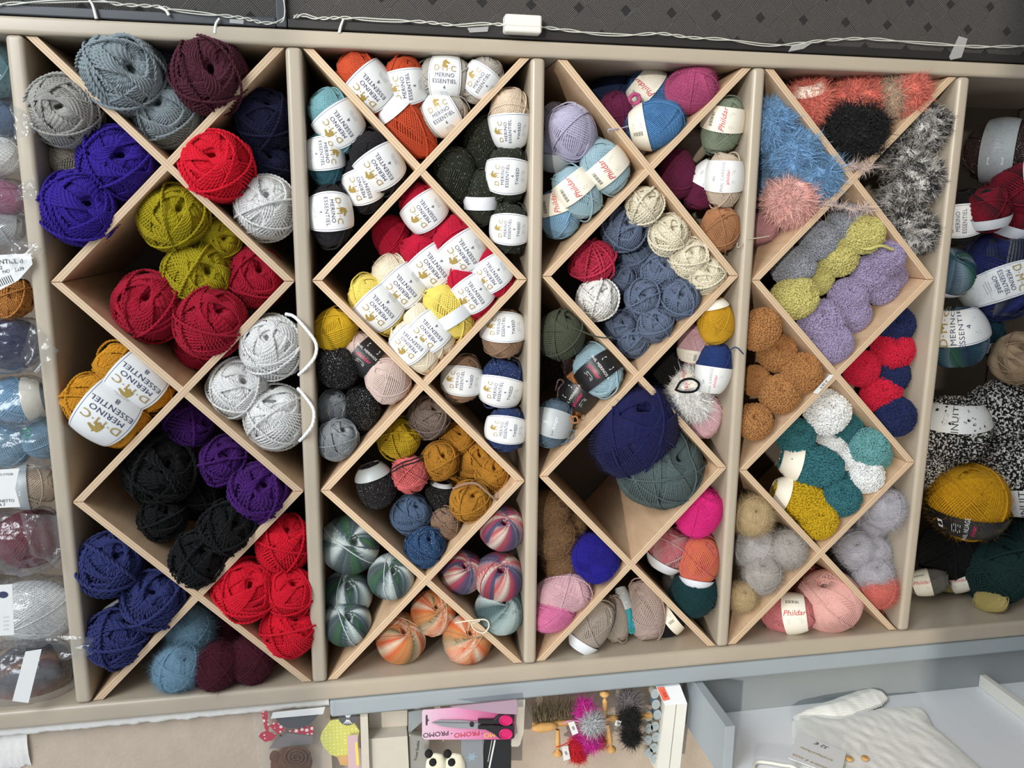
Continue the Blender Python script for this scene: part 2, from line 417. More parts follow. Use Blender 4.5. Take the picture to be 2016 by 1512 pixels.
            for q in (0, math.pi): parts.append(tube_geo(Pc+r*.46*(np.cos(Ls+q)[:, None]*Nc+np.sin(Ls+q)[:, None]*Bc), r*.60, 4, N=Nc))
            continue
        V, F, U = tube_geo(P, r*.93, sides, N=Nn)
        U = U.copy(); U[:, 1] = U[:, 1]+cum if kind == 'sw' else U[:, 1]; 
        if kind == 'sw': cum += n*6.28*.9
        parts.append((V, F, U))
    Vb = np.concatenate([p[0] for p in parts]); mb = np.percentile(np.hypot(Vb[:, 0], Vb[:, 1]), 99.3)
    if sp['halo']:
        D = rng.normal(size=(sp['halo'], 3)); D /= np.linalg.norm(D, axis=1)[:, None]
        P = shape(D, np.full(len(D), 1+2*r), b, dip, seed, lump)
        parts.append(hair_geo(P, D, sp.get('hl', .10), sp.get('hw', .0028), rng, 3, 1.2, 1.4))
    V, F, U = merge(parts)
    me = fin(f'{kind}_yarn_{seed}', V/mb, F, U, None); _pm[key] = me
    return me
_mm = {}
def dyed(kind, seed, mat):
    key = (kind, seed, mat.name)
    if key not in _mm:
        me = ball_mesh(kind, seed); me = me if not me.materials else me.copy()
        me.materials.clear(); me.materials.append(mat); _mm[key] = me
    return _mm[key]
BR = {'bo': 1.12, 'fu': 1.08, 'zf': 1.05, 'bl': 1.1}
def bratio(kind): return BR.get(kind) or SPEC[kind]['b']

# ---------------------------------------------------------------- paper bands and their printing
LAB = {  # half height at front, at back, exponent, offset along axis, material
 'dmc': (.55, .30, 1.1, 0, 'dmc'), 'dmc8': (.56, .30, 1.1, 0, 'dmc'), 'tweed': (.55, .30, 1.1, -.02, 'dmc'),
 'ombre': (.34, .14, 1.2, 0, 'dmc'),
 'plain': (.20, .20, 1, 0, 'blue_white_paper'), 'phil': (.38, .30, 1, 0, 'cream_paper'), 'caresse': (.50, .42, 1, 0, 'white_paper'),
 'black': (.40, .32, 1, 0, 'black_paper'), 'blackw': (.30, .26, 1, 0, 'black_paper'), 'silver': (.50, .28, 1.2, 0, 'grey_paper'), 'inuit': (.36, .26, 1, 0, 'white_paper'), 'cream': (.28, .22, 1, 0, 'cream_paper'), 'greyb': (.42, .36, 1, 0, 'grey_paper')}
def lab_r(z, b, seed=0): 
    return 1.035*np.sqrt(np.clip(1-(z/b*.93)**2, .03, 1))
def wrap(x, y, b, lift):
    """x along the ball axis, y around it (up = -theta)"""
    z = x; r = lab_r(z, b)+lift; th = -np.asarray(y)
    return np.stack([r*np.cos(th), r*np.sin(th), z], -1)
_lm = {}
def label_mesh(kind, b, off=0):
    key = (kind, round(b, 2), off)
    if key in _lm: return _lm[key]
    hf, hb, ex, o0, _ = LAB[kind]; nt, nz = 64, 10
    V, U = [], []
    for i in range(nt):
        th = 2*math.pi*i/nt; c = max(0, math.cos(th/1.25 if th < math.pi else (2*math.pi-th)/1.25)); h = (hb+(hf-hb)*c**ex)*b
        for j in range(nz+1):
            w = -1+2*j/nz; z = (off+o0)*b+w*h; z = max(-.9*b, min(.9*b, z)); r = float(lab_r(np.array(z), b))
            V.append((r*math.cos(th), r*math.sin(th), z)); U.append((i/nt, w))
    F = []
    for i in range(nt):
        for j in range(nz):
            i2 = (i+1) % nt; F.append((i*(nz+1)+j, i2*(nz+1)+j, i2*(nz+1)+j+1, i*(nz+1)+j+1))
    V = np.array(V); n = len(V)   # paper thickness: an inner skin
    Vi = V*np.array([.985, .985, 1]); F2 = [tuple(reversed([k+n for k in f])) for f in F]
    me = mesh(f'{kind}_label', np.concatenate([V, Vi]), F+F2, uvs=np.array(U+U)); _lm[key] = me
    return me
_tx = {}
def text_geo(s, size, shear=0, space=1.0, bold=0):
    key = (s, size, shear, space, bold)
    if key in _tx: return _tx[key]
    cu = bpy.data.curves.new('t', 'FONT'); cu.body = s; cu.size = size; cu.shear = shear; cu.align_x = 'CENTER'; cu.align_y = 'CENTER'; cu.space_character = space; cu.resolution_u = 3; cu.offset = bold
    o = bpy.data.objects.new('t', cu); COL.objects.link(o)
    bpy.context.view_layer.update()
    me = bpy.data.meshes.new_from_object(o.evaluated_get(bpy.context.evaluated_depsgraph_get()))
    V = np.array([tuple(v.co) for v in me.vertices]).reshape(-1, 3); F = [tuple(p.vertices) for p in me.polygons]
    bpy.data.objects.remove(o); bpy.data.curves.remove(cu); bpy.data.meshes.remove(me)
    _tx[key] = (V, F); return V, F
HORSE = [(-.14, -.16), (.10, -.16), (.04, 0), (-.12, .02), (.20, -.03), (.22, .04), (.08, .13), (-.08, .14), (-.02, .135), (.05, .135), (.03, .22)]
HORSE_F = [(0, 1, 2, 3), (3, 2, 4, 5, 6, 7), (8, 9, 10)]
BARS = lambda x0, y0, n, w, h: [('bar', x0+i*w/n, y0, (.35 if i % 3 else .6)*w/n, h, 'black_ink') for i in range(n)]
def tiny(y0, n, w, dy=.055, mat='grey_ink', x=0): return [('bar', x+((i*37 % 5)-2)*.01, y0-i*dy, w*(.7+.3*((i*53) % 7)/7), .012, mat) for i in range(n)]
PRINT = {
 'dmc': [('emb', 0, .60, 1, 'gold'), ('D·M·C', 0, .38, .36, 'gold', 0), ('MERINO', 0, .10, .235, 'navy_ink', 0), ('ESSENTIEL', 0, -.15, .235, 'navy_ink', 0), ('4', 0, -.40, .22, 'navy_ink', 0)]+tiny(-.60, 4, .5),
 'dmc8': [('emb', 0, .60, 1, 'gold'), ('D·M·C', 0, .38, .36, 'gold', 0), ('MERINO', 0, .10, .235, 'navy_ink', 0), ('ESSENTIEL', 0, -.15, .235, 'navy_ink', 0), ('8', 0, -.40, .22, 'navy_ink', 0)]+tiny(-.60, 4, .5),
 'tweed': [('emb', 0, .66, .8, 'gold'), ('D M C', 0, .45, .30, 'gold', 0), ('MERINO', 0, .20, .2, 'navy_ink', 0), ('ESSENTIEL', 0, 0, .2, 'navy_ink', 0), ('4', 0, -.22, .18, 'navy_ink', 0), ('TWEED', 0, -.44, .2, 'navy_ink', 0)]+tiny(-.64, 4, .55),
 'ombre': [('D·M·C', 0, .30, .24, 'gold', 0), ('MERINO', 0, .12, .14, 'navy_ink', 0), ('ESSENTIEL', 0, -.02, .14, 'navy_ink', 0), ('OMBRÉ', 0, -.16, .14, 'navy_ink', 0)]+tiny(-.30, 3, .4),
 'plain': [],
 'phil': [('Phildar', 0, .0, .37, 'red_ink', .35)]+tiny(-.30, 5, .8)+BARS(-.3, .55, 12, .6, .16),
 'caresse': [('PHIL CARESSE', 0, .08, .20, 'grey_ink', 0), ('phildar', 0, -.18, .22, 'pink_ink', 0)]+tiny(-.40, 4, .7)+[('bar', -.1, .5, .5, .2, 'cream_paper'), ('151', -.1, .5, .16, 'black_ink', 0)],
 'black': [('PHIL MERINOS 6', 0, .16, .17, 'white_ink', 0), ('phildar', 0, -.14, .26, 'pink_ink', 0)]+tiny(.0, 2, .6, .035, 'green_ink')+tiny(-.36, 4, .55, .05, 'white_ink')+[('bar', .05, .52, .62, .24, 'white_ink')]+BARS(-.15, .52, 10, .4, .16),
 'blackw': [('PHIL NUAGE', 0, -.05, .16, 'white_ink', 0), ('phildar', 0, -.22, .15, 'pink_ink', 0)]+tiny(.3, 5, .4, .05, 'white_ink')+[('bar', 0, .62, .3, .14, 'white_ink')],
 'silver': [('Amigo', 0, -.1, .26, 'white_ink', .3), ('5', .0, .35, .3, 'white_ink', 0), ('D M C', -.4, -.1, .12, 'black_ink', 0)],
 'inuit': [('INUIT', 0, 0, .28, 'black_ink', 0)]+tiny(.35, 3, .4),
 'cream': tiny(.3, 6, .5)+BARS(-.2, -.2, 10, .4, .18), 'greyb': tiny(.3, 5, .5)+[('bar', 0, -.25, .5, .2, 'white_ink')]}
_pr = {}
def print_mesh(kind, b, off):
    key = (kind, round(b, 2), off)
    if key in _pr: return _pr[key]
    mats, V, F, MI, n = [], [], [], [], 0
    for it in PRINT[kind]:
        if it[0] == 'emb':
            v = np.array([(x*it[3], y*it[3], 0) for x, y in HORSE]); f = HORSE_F; mt = it[4]; x0, y0 = it[1], it[2]
        elif it[0] == 'bar':
            w, h = it[3]/2, it[4]/2; v = np.array([(-w, -h, 0), (w, -h, 0), (w, h, 0), (-w, h, 0)]); f = [(0, 1, 2, 3)]; mt = it[5]; x0, y0 = it[1], it[2]
        else:
            v, f = text_geo(it[0], it[3], it[5], 1.08 if it[5] == 0 else 1.0, 0); mt = it[4]; x0, y0 = it[1], it[2]
        lift = .010 if mt not in ('white_ink', 'cream_paper') or it[0] != 'bar' else .007
        if it[0] not in ('emb', 'bar'): lift += (it[3]*.36)**2*.62
        P = wrap(v[:, 0]+x0+off*b, v[:, 1]+y0, b, lift)
        if mt not in mats: mats.append(mt)
        V.append(P); F += [tuple(k+n for k in q) for q in f]; MI += [mats.index(mt)]*len(f); n += len(v)
    me = mesh(f'{kind}_print', np.concatenate(V), F, smooth=False, mi=MI)
    for k in mats: me.materials.append(M[k])
    _pr[key] = me
    return me
ORD = ['', 'first', 'second', 'third', 'fourth']
# ---------------------------------------------------------------- shelving
DV = [(-.0265, -.002), (.3615, .3865), (.7415, .7650), (1.1220, 1.1445), (1.5100, 1.5330)]
VT, VB = .0015, 1.0615; ZD = .335
unit = empty('shelving_unit', W(1.9, .53, 0)); tag(unit, 'beige painted built-in shelving unit packed with wool behind diamond lattices', 'shelving unit')
box('side_panel', -.75, 2.02, VT-.0245, VT, -.008, ZD+.02, M['paint'], unit, bev=.006)
box('side_panel', -.75, 2.02, VB, VB+.034, -.010, ZD+.02, M['paint'], unit, bev=.008)
for a, b in DV+[(1.93, 1.955), (-.45, -.425)]:
    box('shelf_board', a, b, VT+.0003, VB-.0003, -.006, ZD, M['paint'], unit, bev=.007)
box('back_panel', -.75, 2.0, VT-.02, VB+.03, ZD+.001, ZD+.012, M['back'], unit)
JV = [[.1757, .3556, .5280, .7080, .8815], [.1759, .3547, .5263, .7085, .8793], [.1738, .3494, .5210, .7020, .8768], [.1754, .3575, .5306, .7085, .8872]]
WDT = .0158
for c in range(4):
    u0, u1 = DV[c][1]+.0012, DV[c+1][0]-.0012; vt, vb = VT+.0012, VB-.0012
    J = [vt, JV[c][1], JV[c][3], vb]
    ins = empty('diamond_lattice', W((u0+u1)/2, vb, .15))
    tag(ins, f'birch plywood diamond lattice dividing the {ORD[c+1]} column from the left', 'shelf divider', 'plywood diamond lattices')
    t0 = .018 if c == 2 else .0
    for k in range(3):
        a, b = J[k], J[k+1]
        for s in (0, 1):
            zf = .0 if s == (k+c) % 2 else .0009
            ua, ub = (u0, u1) if s == 0 else (u1, u0); w = WDT if s == 0 else -WDT
            ga = .0004 if k else 0; gb = .0004 if k < 2 else 0
            poly = [(ua, a+ga), (ua+w, a+ga), (ub, b-gb), (ub-w, b-gb)]
            if c == 2 and k == 0 and s == 0: poly = [(ua+.020, a), (ua+w+.020, a), (ub, b-gb), (ub-w, b-gb)]
            org = ins.location; n = 4
            V = [W(u, v, zf)-org for u, v in poly]+[W(u, v, ZD-.004)-org for u, v in poly]
            F = [(0, 1, 2, 3), (7, 6, 5, 4)]+[(i, i+n, (i+1) % n+n, (i+1) % n) for i in range(n)]
            me = bpy.data.meshes.new('panel'); me.from_pydata(V, [], F)
            ul = me.uv_layers.new(name='UVMap')
            for p in me.polygons:
                for li in p.loop_indices:
                    vi = me.loops[li].vertex_index % 4; ul.data[li].uv = (1 if vi in (1, 2) else 0, vi // 2)
            o = link('plywood_panel', me, [M['ply_edge'], M['ply_face']], ins)
            me.polygons.foreach_set('material_index', [0, 0, 1, 1, 1, 1]); me.update()
            bv = o.modifiers.new('bevel', 'BEVEL'); bv.width = .0006; bv.segments = 1
# ---------------------------------------------------------------- the balls of wool
GRADS = {'green_ombre': [(206, 216, 214), (196, 208, 208), (94, 106, 110), (70, 84, 90), (70, 112, 70), (52, 84, 78), (78, 92, 98), (150, 166, 170), (200, 212, 210)],
 'red_ombre': [(196, 74, 88), (120, 76, 110), (76, 82, 112), (170, 150, 160), (200, 84, 84), (226, 218, 206), (150, 64, 84)],
 'orange_ombre': [(232, 216, 190), (226, 116, 62), (214, 150, 96), (116, 108, 78), (226, 200, 168), (222, 106, 56), (238, 226, 206)],
 'teal_ombre': [(78, 100, 102), (90, 112, 114), (176, 196, 196), (196, 210, 208), (84, 104, 106)],
 'aqua_lime': [(30, 130, 150), (60, 170, 190), (80, 180, 90), (40, 140, 80)],
 'rose_ombre': [(186, 172, 168), (196, 110, 118), (182, 92, 104), (204, 150, 150)],
 'coral_ombre': [(196, 94, 96), (214, 116, 82), (200, 84, 92), (206, 130, 110)],
 'navy_ombre': [(34, 40, 92), (44, 54, 120), (30, 34, 60), (120, 124, 122), (36, 44, 100), (26, 30, 52)],
 'sea_ombre': [(26, 66, 84), (60, 90, 110), (130, 150, 170), (50, 100, 80), (30, 50, 90)],
 'red_black': [(120, 14, 36), (140, 18, 42), (24, 18, 22), (20, 16, 20), (130, 16, 40)],
 'brown_ombre': [(150, 126, 98), (174, 150, 120), (130, 108, 90), (160, 136, 110)]}
PAL = {'greyblue': (146, 158, 163), 'slategrey': (84, 92, 108), 'burgundy': (84, 34, 50), 'lightgrey': (172, 170, 164), 'greige': (158, 148, 134),
 'violet': (54, 30, 150), 'navy': (20, 22, 56), 'scarlet': (232, 18, 48), 'white': (246, 246, 244), 'olive': (178, 162, 22), 'crimson': (176, 18, 50),
 'saffron': (214, 150, 36), 'purple': (72, 22, 110), 'black': (10, 10, 12), 'indigo': (48, 56, 112), 'skyblue': (134, 172, 196), 'maroon': (84, 26, 44),
 'orange': (198, 78, 44), 'silver': (184, 178, 170), 'teal': (120, 168, 176), 'petrol': (44, 88, 100), 'charcoal': (28, 26, 30), 'cream': (226, 206, 182),
 'mossgreen': (40, 44, 34), 'carmine': (190, 14, 54), 'ivory': (240, 228, 204), 'lemon': (240, 218, 110), 'yellow': (214, 176, 36), 'blush': (218, 196, 188),
 'glitter': (9, 9, 11), 'silverglitter': (150, 156, 162), 'brown': (158, 128, 104), 'royalblue': (36, 56, 104), 'taupe': (132, 116, 106), 'mustard': (190, 158, 30),
 'ochre': (186, 130, 42), 'coral': (222, 112, 112), 'denim': (88, 110, 140), 'tweedblue': (46, 80, 122), 'mink': (154, 126, 106), 'prussian': (28, 44, 80),
 'plum': (126, 44, 88), 'azure': (84, 136, 188), 'rose': (186, 82, 126), 'lavender': (190, 186, 212), 'paleblue': (160, 190, 202), 'babyblue': (140, 182, 214),
 'sage': (132, 144, 124), 'bordeaux': (104, 28, 64), 'beige': (206, 188, 168), 'tan': (186, 132, 92), 'butter': (238, 230, 206), 'slateblue': (106, 120, 146),
 'raspberry': (206, 52, 86), 'darkolive': (74, 80, 64), 'caramel': (176, 118, 72), 'steel': (92, 112, 130), 'amber': (206, 158, 34), 'palepink': (228, 186, 194),
 'cobalt': (34, 58, 118), 'inkblue': (26, 28, 80), 'slategreen': (84, 100, 100), 'fuzzbrown': (146, 112, 76), 'ultramarine': (36, 28, 146), 'candypink': (230, 130, 176), 'hotpink': (232, 42, 136),
 'bottlegreen': (14, 58, 62), 'oat': (172, 160, 148), 'mauvebeige': (184, 164, 156), 'coralfur': (232, 132, 116), 'beigefur': (196, 170, 146), 'blackfur': (7, 7, 12),
 'bluefur': (128, 172, 212), 'pinkfur': (240, 190, 182), 'dustypink': (206, 154, 158), 'zebra': (150, 150, 148), 'cloudgrey': (156, 160, 170), 'pastelyellow': (206, 198, 124), 'lilac': (160, 148, 182),
 'camel': (178, 126, 76), 'redboucle': (206, 26, 60), 'navyboucle': (28, 40, 86), 'whiteboucle': (240, 242, 242), 'deepteal': (52, 112, 120), 'seafoam': (106, 164, 166), 'sunyellow': (200, 166, 24),
 'sand': (206, 182, 140), 'pearl': (208, 204, 202), 'ash': (196, 190, 184), 'frost': (196, 194, 202), 'salmon': (226, 122, 110), 'shellpink': (238, 184, 176), 'softpink': (208, 124, 126),
 'mustard2': (218, 162, 22), 'forest': (22, 56, 54), 'saltpepper': (24, 24, 28), 'goldmetal': (196, 178, 110), 'tin': (110, 108, 100), 'tealblue': (30, 76, 92), 'cocoa': (60, 40, 36)}
PAL.update(GRADS)
NAMES = {'greyblue': 'blue-grey', 'slategrey': 'slate grey', 'lightgrey': 'light grey', 'glitter': 'black glitter', 'silverglitter': 'silver glitter', 'mossgreen': 'moss green tweed',
 'tweedblue': 'blue tweed', 'greige': 'beige', 'mauvebeige': 'mauve beige', 'saltpepper': 'black and white boucle', 'mustard2': 'mustard', 'goldmetal': 'gold'}
STY = {'glitter': 'glit', 'silverglitter': 'glit', 'mossgreen': 'tweed', 'tweedblue': 'tweed', 'royalblue': 'tweed', 'charcoal2': 'tweed', 'saltpepper': 'salt', 'cocoa': 'glit'}
CELL = {'T': 'top triangle', 'L1': 'upper left triangle', 'R1': 'upper right triangle', 'D1': 'upper diamond', 'L2': 'middle left triangle', 'R2': 'middle right triangle',
 'D2': 'lower diamond', 'L3': 'lower left triangle', 'R3': 'lower right triangle', 'B': 'bottom triangle'}
